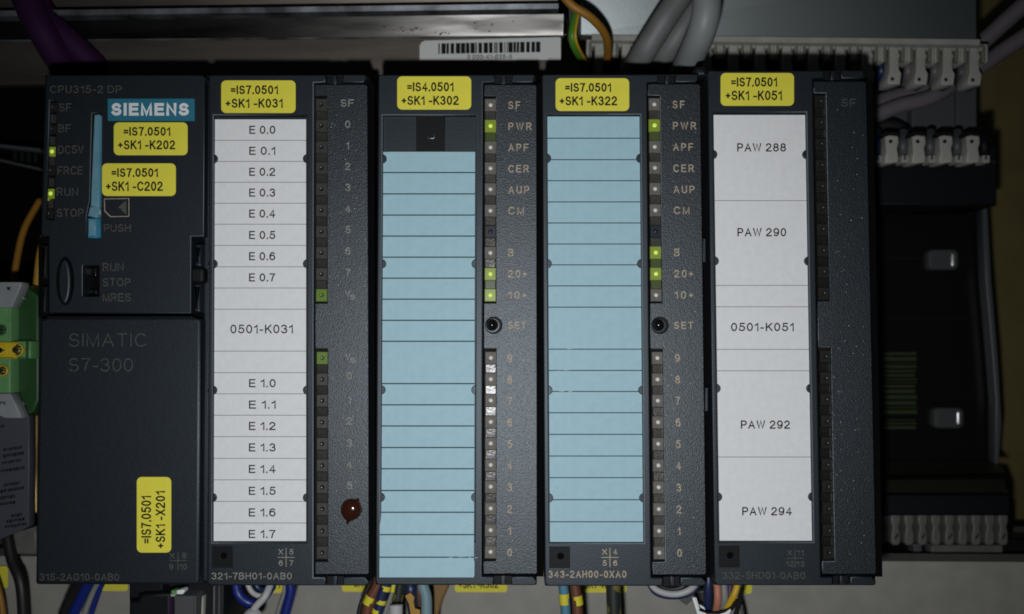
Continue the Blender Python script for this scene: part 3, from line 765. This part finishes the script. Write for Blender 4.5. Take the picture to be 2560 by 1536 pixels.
for i in range(15):
    x = 1499 + i * 67; y0 = 91 + (x - 1480) * 0.0118
    plate('divider', [[(x - 33, y0 + 8), (x + 33.5, y0 + 8), (x + 33.5, y0 + 50), (x + 27, y0 + 56), (x + 22, y0 + 52), (x + 22, y0 + 24), (x - 22, y0 + 24), (x - 22, y0 + 52), (x - 27, y0 + 56), (x - 33, y0 + 50)]], 57, 6, M['clip'], t, bevel=0.25)
    c = plate('terminal_tongue', [clip_shape(x, y0 + 17, y0 + 112, 32, True)], 56.0, 7, M['clip'], t, bevel=0.4)
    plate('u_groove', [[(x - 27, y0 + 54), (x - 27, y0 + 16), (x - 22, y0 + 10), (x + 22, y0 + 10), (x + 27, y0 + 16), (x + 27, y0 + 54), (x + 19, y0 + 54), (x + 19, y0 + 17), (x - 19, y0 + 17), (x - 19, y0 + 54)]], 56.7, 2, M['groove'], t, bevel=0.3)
    dome('terminal_hole', x - 5, y0 + 98, 56.0, 0.55, 0.25, M['void'], c)
    if i > 9:
        tube('wire_end', [(x - 32, y0 + 50, 62), (x - 33, y0 + 80, 61), (x - 38, y0 + 112, 66)], rp(11, 62), M[['yellowins', 'darknavy', 'mauvecable', 'mauvecable', 'relay'][i - 10]], t)
t = T('lower_terminal_row', 'short row of off white terminals at the right below the crossing grey cables', 'terminal strip', 2300, 410, 60)
slant('relay_body', [(2145, 200), (2442, 200), (2442, 345), (2145, 345)], 84, 84, 12, M['relay'], t)
plate('relay_case', [rrect(2280, 214, 2388, 342, 2)], 80, 6, M['relay'], t, bevel=0.3)
plate('relay_case', [rrect(2392, 210, 2442, 342, 2)], 78, 6, M['relay'], t, bevel=0.3)
slant('terminal_back', [(2145, 335), (2445, 335), (2445, 408), (2145, 408)], 68, 68, 3, M['void'], t)
for i in range(5):
    x = 2160 + i * 67.6
    c = plate('terminal_tongue', [clip_shape(x + 2, 338, 407, 33, False)], 58, 7, M['clip'], t, bevel=0.4)
    dome('terminal_hole', x - 1, 354, 58.0, 0.6, 0.3, M['void'], c)
    plate('divider', [rrect(x + 28, 388, x + 45, 407, 2)], 60, 5, M['clip'], t, bevel=0.3)
    plate('divider_notch', [rrect(x + 33, 388, x + 38, 400, 1)], 59.6, 1, M['relay'], t, bevel=0.1)
    tube('wire_end', [(x + 31, 330, 66), (x + 30, 360, 62), (x + 30, 396, 64)], rp(12, 62), M[['darknavy', 'relay', 'relay', 'relay', 'black'][i]], t)
    if i: plate('black_arch', [[(x - 22, 336), (x - 12, 329), (x + 14, 329), (x + 22, 336), (x + 22, 341), (x + 12, 335), (x - 12, 335), (x - 22, 342)]], 57, 3, M['black'], t, bevel=0.2)
cable('grey_cable', 'upper mauve grey cable crossing behind the terminals to the top right corner', 'cable', [(2640, -60, 50), (2505, 62, 66), (2430, 130, 74), (2330, 214, 76), (2230, 245, 76), (2140, 272, 74)], 21, 'mauvecable', 'mauve grey cables at the right')
cable('grey_cable', 'lower mauve grey cable crossing behind the terminals towards the right edge', 'cable', [(2660, 30, 44), (2525, 116, 60), (2430, 182, 72), (2330, 242, 70), (2240, 268, 70), (2140, 312, 70)], 20, 'mauvecable', 'mauve grey cables at the right')
cable('black_cable', 'short black cable arching just above the lower terminals right of the last module', 'cable', [(2140, 345, 74), (2190, 318, 74), (2235, 315, 74), (2285, 345, 76)], 16, 'blackcable')

# rail, cover and lower terminals right of the modules
t = T('black_cover', 'matt black cover strip under the right terminal row', 'cover', 2300, 512, 72)
plate('cover_body', [[(2140, 404), (2456, 400), (2456, 366), (2492, 365), (2493, 514), (2140, 512)]], 70, 20, M['black'], t, bevel=0.5)
slant('cover_lip', [(2140, 404), (2490, 401), (2490, 408), (2140, 411)], 69, 69, 1, M['olive'], t)
t = T('mounting_rail', 'dark polished mounting rail with two nickel studs right of the modules', 'mounting rail', 2320, 1150, 100)
plate('rail_face', [[(2100, 505), (2466, 505), (2478, 700), (2498, 1152), (2100, 1152)]], 100, 6, M['darkrail'], t, bevel=0.4)
slant('rail_seam', [(2190, 644), (2465, 645), (2465, 648), (2190, 647)], 99.6, 99.6, 0.6, M['black'], t)
slant('rail_seam', [(2190, 795), (2470, 797), (2470, 800), (2190, 798)], 99.6, 99.6, 0.6, M['black'], t)
plate('rail_edge', [[(2456, 515), (2470, 515), (2480, 700), (2497, 900), (2506, 1060), (2497, 1165), (2488, 1165), (2489, 1000), (2478, 860), (2464, 700)]], 94, 5, M['relay'], t, bevel=0.6)
for sx, sy in ((2322, 623), (2336, 1020)):
    st = plate('stud', [rrect(sx, sy, sx + 76, sy + 52, 13)], 96.5, 5, M['dullnickel'], t, bevel=1.0, seg=4)
    plate('stud_end', [rrect(sx + 54, sy + 4, sx + 77, sy + 48, 9)], 96.0, 3, M['nickel'], st, bevel=1.4, seg=4)
y = 880  # green slats stand in for a green reflection on the polished rail
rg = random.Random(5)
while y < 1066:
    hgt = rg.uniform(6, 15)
    if not 1028 < y < 1044: plate('lamella_reflection', [rrect(2192, y, 2292 + rg.uniform(-3, 3), y + hgt - 1.5, 1)], 98.4 + rg.uniform(-.3, .3), 2.5, M['ribgreen_reflection'], t, bevel=0.3)
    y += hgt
t = T('lower_terminal_block', 'grey terminals under stepped dark rails beside the last module foot', 'terminal block', 2360, 1365, 76)
slant('stepped_rail', [(2170, 1152), (2498, 1155), (2515, 1182), (2170, 1188)], 96, 84, 4, M['olive'], t)
slant('stepped_rail', [(2170, 1200), (2510, 1198), (2522, 1234), (2170, 1238)], 84, 78, 4, M['olive'], t)
plate('black_bar', [rrect(2170, 1238, 2527, 1290, 3)], 74, 8, M['black'], t, bevel=0.6)
slant('terminal_back', [(2150, 1285), (2530, 1285), (2530, 1404), (2150, 1404)], 84, 84, 4, M['void'], t)
for i in range(11):
    x = 2207 + (i - 1) * 33.6 if i else 2173
    c = plate('terminal_tongue', [[(x - 12, 1288), (x + 11, 1288), (x + 12, 1305), (x + 8, 1318), (x + 12, 1335), (x + 11, 1358), (x + 5, 1364), (x - 7, 1364), (x - 12, 1356), (x - 11, 1332), (x - 8, 1320), (x - 12, 1306)]], 75, 6, M['clipdim'], t, bevel=0.5)
    if i % 2 == 0: plate('slot', [[(x - 4, 1345), (x + 5, 1333), (x + 7, 1336), (x - 1, 1349)]], 74.9, 0.5, M['black'], c, bevel=0.08)
plate('lower_case', [rrect(2329, 1364, 2508, 1387, 2)], 78, 5, M['clipdim'], t, bevel=0.4)
plate('lower_case', [rrect(2285, 1360, 2306, 1384, 2)], 79, 5, M['relay'], t, bevel=0.4)
plate('black_foot', [[(2500, 1352), (2600, 1350), (2600, 1400), (2500, 1400)]], 82, 4, M['black'], t, bevel=0.4)

# cable duct under the modules
t = T('cable_duct', 'wide warm grey cable duct running below all modules', 'cable duct', 1280, 1700, 80)
slant('duct_cover', [(-900, 1404), (3500, 1423), (3500, 2300), (-900, 2300)], 64, 60, 60, M['duct'], t)
slant('duct_lip', [(-900, 1386), (3500, 1411), (3500, 1430), (-900, 1406)], 60, 60, 10, M['duct'], t)
def dsticker(x0, y0, x1, y1, txt=None, tb=None):
    st = plate('yellow_sticker', [rrect(x0, y0, x1, y1, 7)], 61.4, 0.08, M['yellow'], t, bevel=0.02)
    if txt: text('lettering', txt, tb, 61.35, M['ink'], st, stroke=2.8)
dsticker(1137, 1424, 1268, 1481, '+SK1 -K302', (1147, 1452, 1246, 1471))
dsticker(1437, 1424, 1567, 1482, '+SK1 -K322', (1450, 1452, 1550, 1471))
dsticker(855, 1424, 985, 1480, '+SK1 -K031', (874, 1448, 972, 1468))
dsticker(575, 1424, 706, 1483, '+SK1 -K031', (590, 1451, 700, 1472))
dsticker(190, 1422, 320, 1478); dsticker(-110, 1416, 20, 1471)
dsticker(1750, 1425, 1880, 1485)
# left surroundings
t = T('dark_enclosure', 'dark enclosure wall left of the leftmost module', 'enclosure', 0, 780, 120)
plate('enclosure_panel', [[(-500, -200), (135, -200), (135, 1390), (-500, 1390)]], 120, 5, M['void'], t, bevel=0.3)
slant('cross_line', [(-300, 328), (100, 372), (100, 380), (-300, 336)], 90, 90, 4, M['relay'], t)
slant('cross_line', [(-300, 330), (100, 421), (100, 426), (-300, 336)], 85, 85, 4, M['relay'], t)  # thin grey strip built in as the highlight along the dark metal
for k in range(4): plate('cooling_rib', [rrect(30 + k * 17, 372, 40 + k * 17, 408, 4)], 95, 4, M['black'], t, bevel=0.5)
cable('orange_wire', 'orange wire curving down behind the green terminal, left of the modules', 'wire', [(100, 500, 80), (62, 570, 75), (44, 640, 72), (30, 730, 68)], 8, 'orange', 'orange wires at the left')
cable('orange_wire', 'amber wire close against the left edge of the first module', 'wire', [(112, 590, 40), (100, 640, 42), (93, 700, 44), (88, 770, 46)], 9, 'amber', 'orange wires at the left')
cable('purple_cable', 'left one of the two purple cables above the first module', 'cable', [(45, -60, 34), (80, 30, 34), (118, 100, 36), (160, 170, 44), (190, 215, 60)], 34, 'purple', 'purple cables')
cable('purple_cable', 'right one of the two purple cables above the first module', 'cable', [(70, -60, 40), (105, 30, 40), (165, 95, 40), (238, 162, 46), (300, 205, 62)], 31, 'purple', 'purple cables')

t = T('earth_terminal', 'green and yellow earth terminal with white marker tags left of the modules', 'terminal', 40, 1045, 34)
plate('body', [[(-120, 712), (60, 712), (96, 742), (97, 1000), (84, 1030), (50, 1046), (-120, 1046)]], 34, 30, M['darkgreen'], t, bevel=0.6)
plate('face', [rrect(-120, 768, 26, 986, 2)], 30, 5, M['green'], t, bevel=0.4)
plate('yellow_band', [rrect(-120, 855, 39, 897, 2)], 28.5, 5, M['tyellow'], t, bevel=0.4)
plate('green_band', [rrect(39, 853, 76, 897, 2)], 29.5, 5, M['green'], t, bevel=0.4)
plate('green_band_edge', [rrect(64, 855, 70, 896, 1)], 29.2, 1, M['darkgreen'], t, bevel=0.1)
for nm, x, y, r, m in (('screw', 2, 876, 12, 'black'), ('screw', 40, 875, 14, 'screw'), ('screw', 4, 825, 13, 'darkgreen'), ('screw', 4, 927, 11, 'screw')):
    sc = plate('screw_rim', [circle(x, y, r + 3, 24), circle(x, y, r, 24)], 28.2 if m != 'darkgreen' else 29.6, 1.2, M['tyellow' if m != 'darkgreen' else 'green'], t, bevel=0.2)
    dome(nm, x, y, 28.9 if m != 'darkgreen' else 30, r * PX * 1.12, 0.5, M[m], sc)
    box('screw_slot', x - r * .7, y - 1.5, x + r * .7, y + 1.5, 28.2 if m != 'darkgreen' else 29.4, 0.4, M['black'], sc)
plate('marker_tag', [[(-120, 706), (54, 706), (52, 716), (30, 768), (-120, 772)]], 27, 4, M['markwhite'], t, bevel=0.3)
plate('tag_print', [[(16, 718), (28, 718), (24, 722), (27, 727), (18, 724)]], 26.9, 0.1, M['ink'], t, bevel=0.02)
plate('marker_tag', [[(-120, 985), (26, 985), (54, 1045), (14, 1046), (-120, 1000)]], 27, 4, M['markwhite'], t, bevel=0.3)
text('lettering', 'PE', (0, 1004, 14, 1012), 26.9, M['ink'], t, stroke=1.8)
for pts in ([(38, 765), (44, 750), (40, 762), (56, 748), (42, 774)], [(44, 992), (50, 1002), (42, 1012), (56, 1018), (40, 1022)]): pass
plate('spring_tip', [[(34, 752), (42, 744), (60, 745), (44, 752), (36, 765)]], 30, 2, M['markwhite'], t, bevel=0.2)
plate('spring_tip', [[(32, 990), (40, 984), (40, 996), (56, 1012), (46, 1012), (58, 1026), (44, 1026)]], 30, 2, M['markwhite'], t, bevel=0.2)
t = T('printed_plate', 'blue grey plate with small black print under the green terminal', 'name plate', 20, 1350, 30)
pl = plate('plate_sheet', [[(-150, 1040), (73, 1040), (72, 1317), (-2, 1350), (-150, 1400)]], 32, 3, M['greyplate'], t, bevel=0.2)
rt = random.Random(11)
for x0, x1, y in ((-5, 11, 1064), (8, 52, 1122), (8, 60, 1137), (4, 50, 1155), (-5, 57, 1176), (10, 50, 1210), (-5, 54, 1226), (-5, 38, 1243), (-5, 35, 1259), (28, 50, 1287), (16, 58, 1301), (12, 66, 1315)):
    x = x0
    vsx, fsx = [], []
    while x < x1:
        w = rt.uniform(2, 7); yy = y - (x - x0) * 0.16; hh = rt.uniform(5, 8)
        i = len(vsx); vsx += [P(x, yy, 31.95), P(x + w, yy - 1, 31.95), P(x + w, yy + hh, 31.95), P(x, yy + hh + 1, 31.95)]; fsx.append((i + 3, i + 2, i + 1, i))
        x += w + rt.uniform(.8, 2.4)
    mesh_obj('small_print', vsx, fsx, M['ink'], pl)
o = plate('brass_bar', [rrect(74, 1030, 93, 1285, 2)], 44, 8, M['brass'], bevel=0.5); tag(o, 'upright brass bar between the printed plate and the first module', 'brass bar')
o = plate('metal_foot', [[(28, 1334), (88, 1318), (90, 1386), (28, 1386)]], 48, 8, M['clipdim'], bevel=0.5); tag(o, 'small dull grey bracket under the brass bar', 'bracket')
cable('black_cable', 'black cable hanging under the printed plate at the lower left corner', 'cable', [(18, 1340, 44), (30, 1400, 42), (52, 1460, 40), (60, 1560, 40)], 13, 'blackcable')
cable('orange_wire', 'orange wire at the very lower left corner', 'wire', [(-12, 1450, 45), (2, 1500, 45), (12, 1580, 45)], 8, 'orange')

# wires above, middle
cable('orange_wire', 'orange earth wire bending down at the end of the steel profile', 'wire', [(1385, -40, 24), (1428, 12, 24), (1478, 45, 26), (1512, 85, 32), (1520, 125, 40), (1512, 190, 56)], 10.5, 'orange')
cable('green_yellow_wire', 'green and yellow wire looping down beside the steel profile end', 'wire', [(1447, 10, 40), (1434, 62, 38), (1431, 95, 38), (1440, 125, 42), (1462, 160, 52)], 10, 'greenins')
tube('yellow_stripe', [(1453, 10, 38.6), (1441, 62, 36.8), (1439, 95, 36.8), (1449, 125, 40.8), (1470, 160, 50.6)], 0.42, M['yellowins'], bpy.data.objects['green_yellow_wire'])
cable('thick_grey_cable', 'left one of the thick grey cables above the third and fourth modules', 'cable', [(1745, -70, 26), (1694, 0, 28), (1650, 66, 30), (1600, 146, 36), (1560, 215, 55)], 31, 'greycable', 'thick grey cables')
cable('thick_grey_cable', 'middle thick grey cable, partly hidden between its two neighbours', 'cable', [(1760, -20, 34), (1730, 30, 34), (1690, 95, 36), (1650, 150, 42), (1600, 215, 58)], 29, 'greycable', 'thick grey cables')
cable('thick_grey_cable', 'palest and rightmost thick grey cable coming down to the fourth module corner', 'cable', [(1764, -80, 14), (1767, 10, 14), (1757, 70, 16), (1735, 125, 22), (1712, 172, 32), (1690, 225, 55)], 35, 'palecable', 'thick grey cables')
o = plate('cable_tie_stub', [rrect(1738, 166, 1768, 190, 7)], 3, 9, M['plastic'], bevel=1.0); tag(o, 'dark cable tie stub at the top corner between the two rightmost modules', 'cable tie')

# wires below
def marked(name, label, cat, pts, r, m, marks, group=None):
    o = cable(name, label, cat, pts, r, m, group)
    for (a, b) in marks:
        d = a[2]; tube('paint_mark', [a, ((a[0] + b[0]) / 2, (a[1] + b[1]) / 2, d), b], rp(r + 0.6, d), M['yellowmark'], o)
    return o
cable('black_wire', 'thick black wire leaving the first module foot', 'wire', [(215, 1440, 22), (185, 1480, 24), (150, 1560, 26)], 13, 'blackcable')
cable('blue_wire', 'thick navy blue wire under the first module', 'wire', [(235, 1435, 18), (208, 1485, 20), (172, 1560, 22)], 13, 'navy', 'blue wires under the first module')
cable('white_wire', 'slim white wire between two blue wires under the first module', 'wire', [(258, 1435, 20), (232, 1482, 22), (202, 1560, 22)], 7, 'greyins')
cable('blue_wire', 'slim navy wire at the right side of the white wire under the first module', 'wire', [(268, 1435, 21), (246, 1482, 22), (220, 1560, 23)], 6.5, 'navy', 'blue wires under the first module')
t = T('bus_connector', 'black plug with a small green and white marker under the first module', 'plug', 430, 1600, 14)
plate('plug_body', [[(322, 1440), (404, 1440), (408, 1484), (350, 1484), (343, 1500), (322, 1502)]], 12, 30, M['black'], t, bevel=0.6)
plate('plug_body', [[(322, 1502), (345, 1503), (352, 1486), (426, 1484), (426, 1700), (320, 1700)]], 9, 34, M['black'], t, bevel=0.7)
plate('plug_face', [rrect(432, 1490, 490, 1700, 3)], 11, 30, M['relay'], t, bevel=0.5)
plate('plug_shell', [[(404, 1440), (560, 1440), (557, 1700), (490, 1700), (492, 1488), (404, 1482)]], 16, 26, M['black'], t, bevel=0.5)
plate('clear_rib', [[(532, 1466), (537, 1466), (534, 1700), (529, 1700)]], 14, 3, M['relay'], t, bevel=0.3)
plate('clear_rib', [[(545, 1464), (549, 1464), (546, 1700), (541, 1700)]], 14, 3, M['relay'], t, bevel=0.3)
plate('clear_rib', [[(504, 1492), (508, 1492), (500, 1700), (496, 1700)]], 14, 3, M['clip'], t, bevel=0.3)
plate('green_marker', [rrect(427, 1477, 441, 1488, 2)], 7, 3, M['green'], t, bevel=0.3)
plate('white_marker', [[(441, 1476), (458, 1475), (461, 1480), (456, 1487), (441, 1487)]], 7, 3, M['whiteprint'], t, bevel=0.3)
plate('cream_marker', [[(425, 1486), (441, 1486), (434, 1493), (426, 1493)]], 7, 3, M['clip'], t, bevel=0.3)
cable('purple_wire', 'thin purple wire running down the front of the black plug', 'wire', [(429, 1492, 8.0), (428, 1530, 8.0), (428, 1600, 8.0)], 4, 'purple')
cable('navy_loop', 'navy wire looping under the second module', 'wire', [(588, 1440, 24), (596, 1485, 24), (624, 1508, 24), (652, 1502, 26), (680, 1465, 30)], 12, 'navy')
cable('white_loop', 'white wire loop inside the navy one under the second module', 'wire', [(612, 1440, 22), (628, 1478, 22), (652, 1490, 22), (672, 1474, 24), (684, 1440, 28)], 6.5, 'whiteins')
cable('dark_loop', 'dark navy inner loop under the second module', 'wire', [(632, 1440, 26), (645, 1470, 26), (668, 1474, 26), (678, 1440, 28)], 8, 'darknavy')
cable('white_sleeve', 'fat white cable sleeve at the lower edge under the second module', 'cable', [(676, 1462, 20), (662, 1492, 18), (632, 1530, 18), (620, 1600, 18)], 9, 'whiteins')
o = dome('white_plug', 632, 1545, 18, 2.6, 2.6, M['whiteins']); tag(o, 'rounded white sleeve end where the loops meet below the second module', 'sleeve')
cable('navy_wire', 'thick navy wire bending down right of the loops under the second module', 'wire', [(722, 1440, 26), (727, 1475, 26), (720, 1510, 26), (700, 1580, 26)], 12, 'navy')
cable('white_wire', 'thin white wire left of the thick navy one', 'wire', [(708, 1440, 24), (710, 1480, 24), (700, 1515, 24), (680, 1580, 24)], 4.5, 'greyins')
cable('black_wire', 'black wire left of the brown one under the third module', 'wire', [(934, 1430, 22), (920, 1470, 22), (900, 1520, 22), (893, 1580, 22)], 6, 'blackcable')
marked('brown_wire', 'brown wire with a yellow paint mark under the third module', 'wire', [(955, 1425, 16), (944, 1464, 16), (924, 1506, 16), (908, 1580, 16)], 14, 'brown', [((929, 1491, 16), (920, 1511, 16))])
marked('dark_green_wire', 'dark teal wire with several yellow marks under the third module', 'wire', [(978, 1425, 14), (965, 1464, 14), (952, 1500, 14), (938, 1580, 14)], 13, 'darknavy', [((966, 1464, 14), (963, 1476, 14)), ((954, 1499, 14), (951, 1509, 14)), ((945, 1524, 14), (942, 1534, 14))])
marked('grey_wire', 'slim grey wire with a yellow top under the third module', 'wire', [(990, 1430, 12), (985, 1466, 12), (974, 1500, 12), (960, 1540, 12)], 5, 'greyins', [((987, 1450, 12), (981, 1480, 12))])
cable('white_sleeve', 'fat grey white cable end at the lower edge under the third module', 'cable', [(990, 1512, 14), (990, 1530, 14), (988, 1600, 14)], 17, 'whiteins')
cable('olive_wire', 'dark olive bundle behind the slim grey wire', 'wire', [(1004, 1430, 20), (998, 1475, 20), (990, 1520, 20)], 13, 'spotted')
cable('black_wire', 'short black sleeve under the middle of the third module', 'wire', [(1024, 1430, 14), (1026, 1460, 14), (1028, 1486, 14), (1036, 1540, 20)], 15, 'darknavy')
cable('brown_wire', 'dull brown wire behind the orange clip', 'wire', [(1046, 1450, 18), (1044, 1500, 18), (1046, 1560, 18)], 12, 'brown')
o = plate('orange_clip', [[(1012, 1490), (1026, 1483), (1036, 1494), (1034, 1506), (1037, 1522), (1050, 1526), (1050, 1600), (1036, 1600), (1022, 1512)]], 11, 1, M['amber'], bevel=0.2); tag(o, 'bright orange clip beside the grey blue wire', 'clip')
cable('grey_blue_wire', 'fat grey blue wire bending down under the third module', 'wire', [(1052, 1425, 12), (1058, 1466, 12), (1066, 1500, 12), (1066, 1590, 12)], 14, 'steelblue')
o = plate('brown_tape', [[(1076, 1430), (1128, 1430), (1122, 1470), (1108, 1500), (1096, 1540), (1092, 1600), (1076, 1600)]], 36, 4, M['tan'], bevel=0.8); tag(o, 'brown orange tape strip right of the grey blue wire', 'tape')
marked('light_blue_wire', 'light blue wire with a yellow mark under the fourth module', 'wire', [(1404, 1425, 14), (1408, 1464, 14), (1412, 1500, 14), (1418, 1590, 14)], 12.5, 'skyins', [((1410, 1484, 14), (1412, 1511, 14))])
marked('brown_wire', 'brown wire with a yellow mark next to the light blue one', 'wire', [(1434, 1425, 14), (1437, 1464, 14), (1442, 1500, 14), (1448, 1590, 14)], 13, 'brown', [((1442, 1489, 14), (1445, 1512, 14))])
cable('spotted_cable', 'dark cable with yellow brown blotches under the fourth module', 'cable', [(1530, 1425, 18), (1533, 1464, 18), (1534, 1500, 18), (1538, 1590, 18)], 18, 'spotted')
cable('grey_loop', 'light grey wire sagging in a shallow loop between the last two modules', 'wire', [(1616, 1440, 16), (1640, 1474, 16), (1684, 1486, 16), (1725, 1474, 16), (1752, 1440, 18)], 8, 'whiteins')
cable('navy_loop', 'navy wire sagging just under the light grey loop', 'wire', [(1612, 1440, 19), (1638, 1482, 19), (1684, 1493, 19), (1732, 1480, 19), (1758, 1440, 20)], 6, 'darknavy')
cable('dark_loop', 'black sleeve above the light grey loop', 'wire', [(1626, 1440, 18), (1660, 1470, 18), (1700, 1470, 18), (1735, 1440, 18)], 8, 'blackcable')
o = plate('grey_tag', [[(1694, 1498), (1710, 1484), (1738, 1482), (1730, 1502), (1716, 1514)]], 22, 1, M['relay'], bevel=0.2); tag(o, 'small grey tag under the sagging loop', 'tag')
cable('navy_wire', 'navy wire in the gap before the last module', 'wire', [(1777, 1380, 20), (1772, 1440, 18), (1770, 1490, 18), (1768, 1560, 20)], 11, 'darknavy')
cable('black_cable', 'black sheathed bundle at the lower edge before the last module', 'cable', [(1752, 1470, 24), (1762, 1510, 24), (1776, 1580, 24)], 22, 'blackcable')
cable('pink_wire', 'salmon pink wire under the last module', 'wire', [(1790, 1430, 14), (1793, 1466, 14), (1794, 1500, 14), (1790, 1530, 16)], 9, 'pink')
cable('grey_wire', 'grey wire between the pink and violet ones', 'wire', [(1808, 1430, 15), (1810, 1466, 15), (1811, 1500, 15), (1804, 1530, 17)], 9, 'greyins')
cable('violet_wire', 'violet wire left of the yellow one', 'wire', [(1826, 1430, 17), (1825, 1466, 17), (1822, 1500, 17), (1812, 1530, 18)], 7, 'violetins')
cable('yellow_wire', 'yellow wire curving inwards under the last module', 'wire', [(1846, 1430, 14), (1842, 1466, 14), (1834, 1490, 14), (1820, 1516, 15), (1808, 1540, 16)], 8.5, 'yellowins')
cable('cable_binder', 'black strap under the coloured wires of the last module', 'cable binder', [(1738, 1500, 13), (1752, 1530, 12), (1790, 1536, 11), (1826, 1524, 12), (1842, 1500, 14)], 5, 'blackcable')
t = T('white_binder_strip', 'bright white folded strip below the coloured wires', 'strip', 1780, 1540, 11)
plate('fold', [[(1731, 1495), (1737, 1494), (1748, 1528), (1766, 1534), (1764, 1542), (1744, 1538)]], 10.5, 0.6, M['whiteprint'], t, bevel=0.1)
plate('fold', [[(1738, 1494), (1741, 1495), (1750, 1524), (1747, 1524)]], 10.2, 0.5, M['whiteprint'], t, bevel=0.1)
plate('fold', [[(1800, 1536), (1814, 1532), (1826, 1523), (1828, 1528), (1818, 1542), (1800, 1546)]], 10.5, 0.6, M['whiteprint'], t, bevel=0.1)
plate('fold', [[(1748, 1512), (1760, 1518), (1764, 1526), (1752, 1520)]], 10.5, 0.6, M['whiteprint'], t, bevel=0.1)
cable('black_wire', 'short black wire end right of the yellow wire', 'wire', [(1852, 1460, 20), (1850, 1500, 22), (1838, 1540, 24)], 6, 'blackcable')
cable('green_yellow_wire', 'short pale wire end at the lower right of the coloured bundle', 'wire', [(1842, 1505, 26), (1850, 1530, 26), (1858, 1570, 26)], 6, 'clipdim')

# wear, plus a painted edge highlight: tiny scuffs on the cards and flecks of dust on the doors
M['scuff_and_highlight'] = mat('pale scuff and highlight', (0.46, 0.58, 0.62), 0.6)
rs = random.Random(21)
def scuffs_and_highlight(parent, lst, d, name='scuff_and_highlight'):
    v_, f_ = [], []
    for x, y, w, h in lst:
        i = len(v_); v_ += [P(x, y, d), P(x + w, y + h * .1, d), P(x + w * .8, y + h, d), P(x + w * .1, y + h * .9, d)]; f_.append((i + 3, i + 2, i + 1, i))
    o = mesh_obj(name, v_, f_, M['scuff_and_highlight'], parent); return o
card2, card3 = [o for o in bpy.data.objects if o.name.startswith('label_card')][:2]
scuffs_and_highlight(card2, [(1183.5, 1300, 1.5, 28), (1176, 1316, 3, 8), (1174, 1326, 4, 3), (1032, 1349, 2, 2), (1036, 1344, 1.5, 6), (1053, 1378, 3, 3)] +
       [(rs.uniform(1110, 1186), 1393 + rs.uniform(-2, 2), rs.uniform(3, 10), 1.4) for _ in range(7)], -0.32)
scuffs_and_highlight(card2, [(1184, 1400, 2, 42), (966, 380, 220, 1.2), (966, 433, 2, 3)], -0.33)  # tall right strip is the curled card edge's highlight, painted pale
scuffs_and_highlight(card3, [(rs.uniform(1384, 1450), y + rs.uniform(-1.5, 1.5), rs.uniform(5, 18), 1.5) for y in (873, 926, 979) for _ in range(2)] +
       [(1486, 1291, 1.5, 10), (1483, 1300, 2.5, 4), (1490, 1286, 2, 3)], 0.77)
for dn, (x0, x1) in zip([o for o in bpy.data.objects if o.name.split('.')[0] == 'door'], ((820, 915), (1245, 1335), (1652, 1745), (2080, 2160))):
    o = scuffs_and_highlight(dn, [(rs.uniform(x0, x1), rs.uniform(230, 1420), rs.uniform(.8, 2.2), rs.uniform(.8, 2.2)) for _ in range(60)], -0.03, 'dust'); o['kind'] = 'stuff'

# grime on the steel profile
M['grime'] = mat('brown grime', (0.03, 0.022, 0.014), 0.8, spec=0.1)
prof = [o for o in bpy.data.objects if o.name == 'steel_profile'][0]
rg = random.Random(4)
vv, ff = [], []
for cx, cy, n, sx, sy in ((1192, 58, 5, 14, 6), (1281, 54, 2, 4, 3), (1025, 74, 16, 30, 9), (1080, 84, 6, 40, 3), (960, 70, 5, 60, 14), (780, 76, 5, 60, 10), (1210, 66, 10, 40, 12)):
    for _ in range(n):
        x = rg.gauss(cx, sx * .5); y = rg.gauss(cy, sy * .5); r = rg.uniform(.7, 2.6); i = len(vv); d = 43.0 + 2.4 * (y - 40) / 52
        m = 7
        vv += [P(x + r * rg.uniform(.6, 1.6) * math.cos(6.283 * k / m), y + r * rg.uniform(.5, 1) * math.sin(6.283 * k / m), d) for k in range(m)]
        ff.append(tuple(range(i, i + m))[::-1])
o = mesh_obj('grime', vv, ff, M['grime'], prof); o['kind'] = 'stuff'
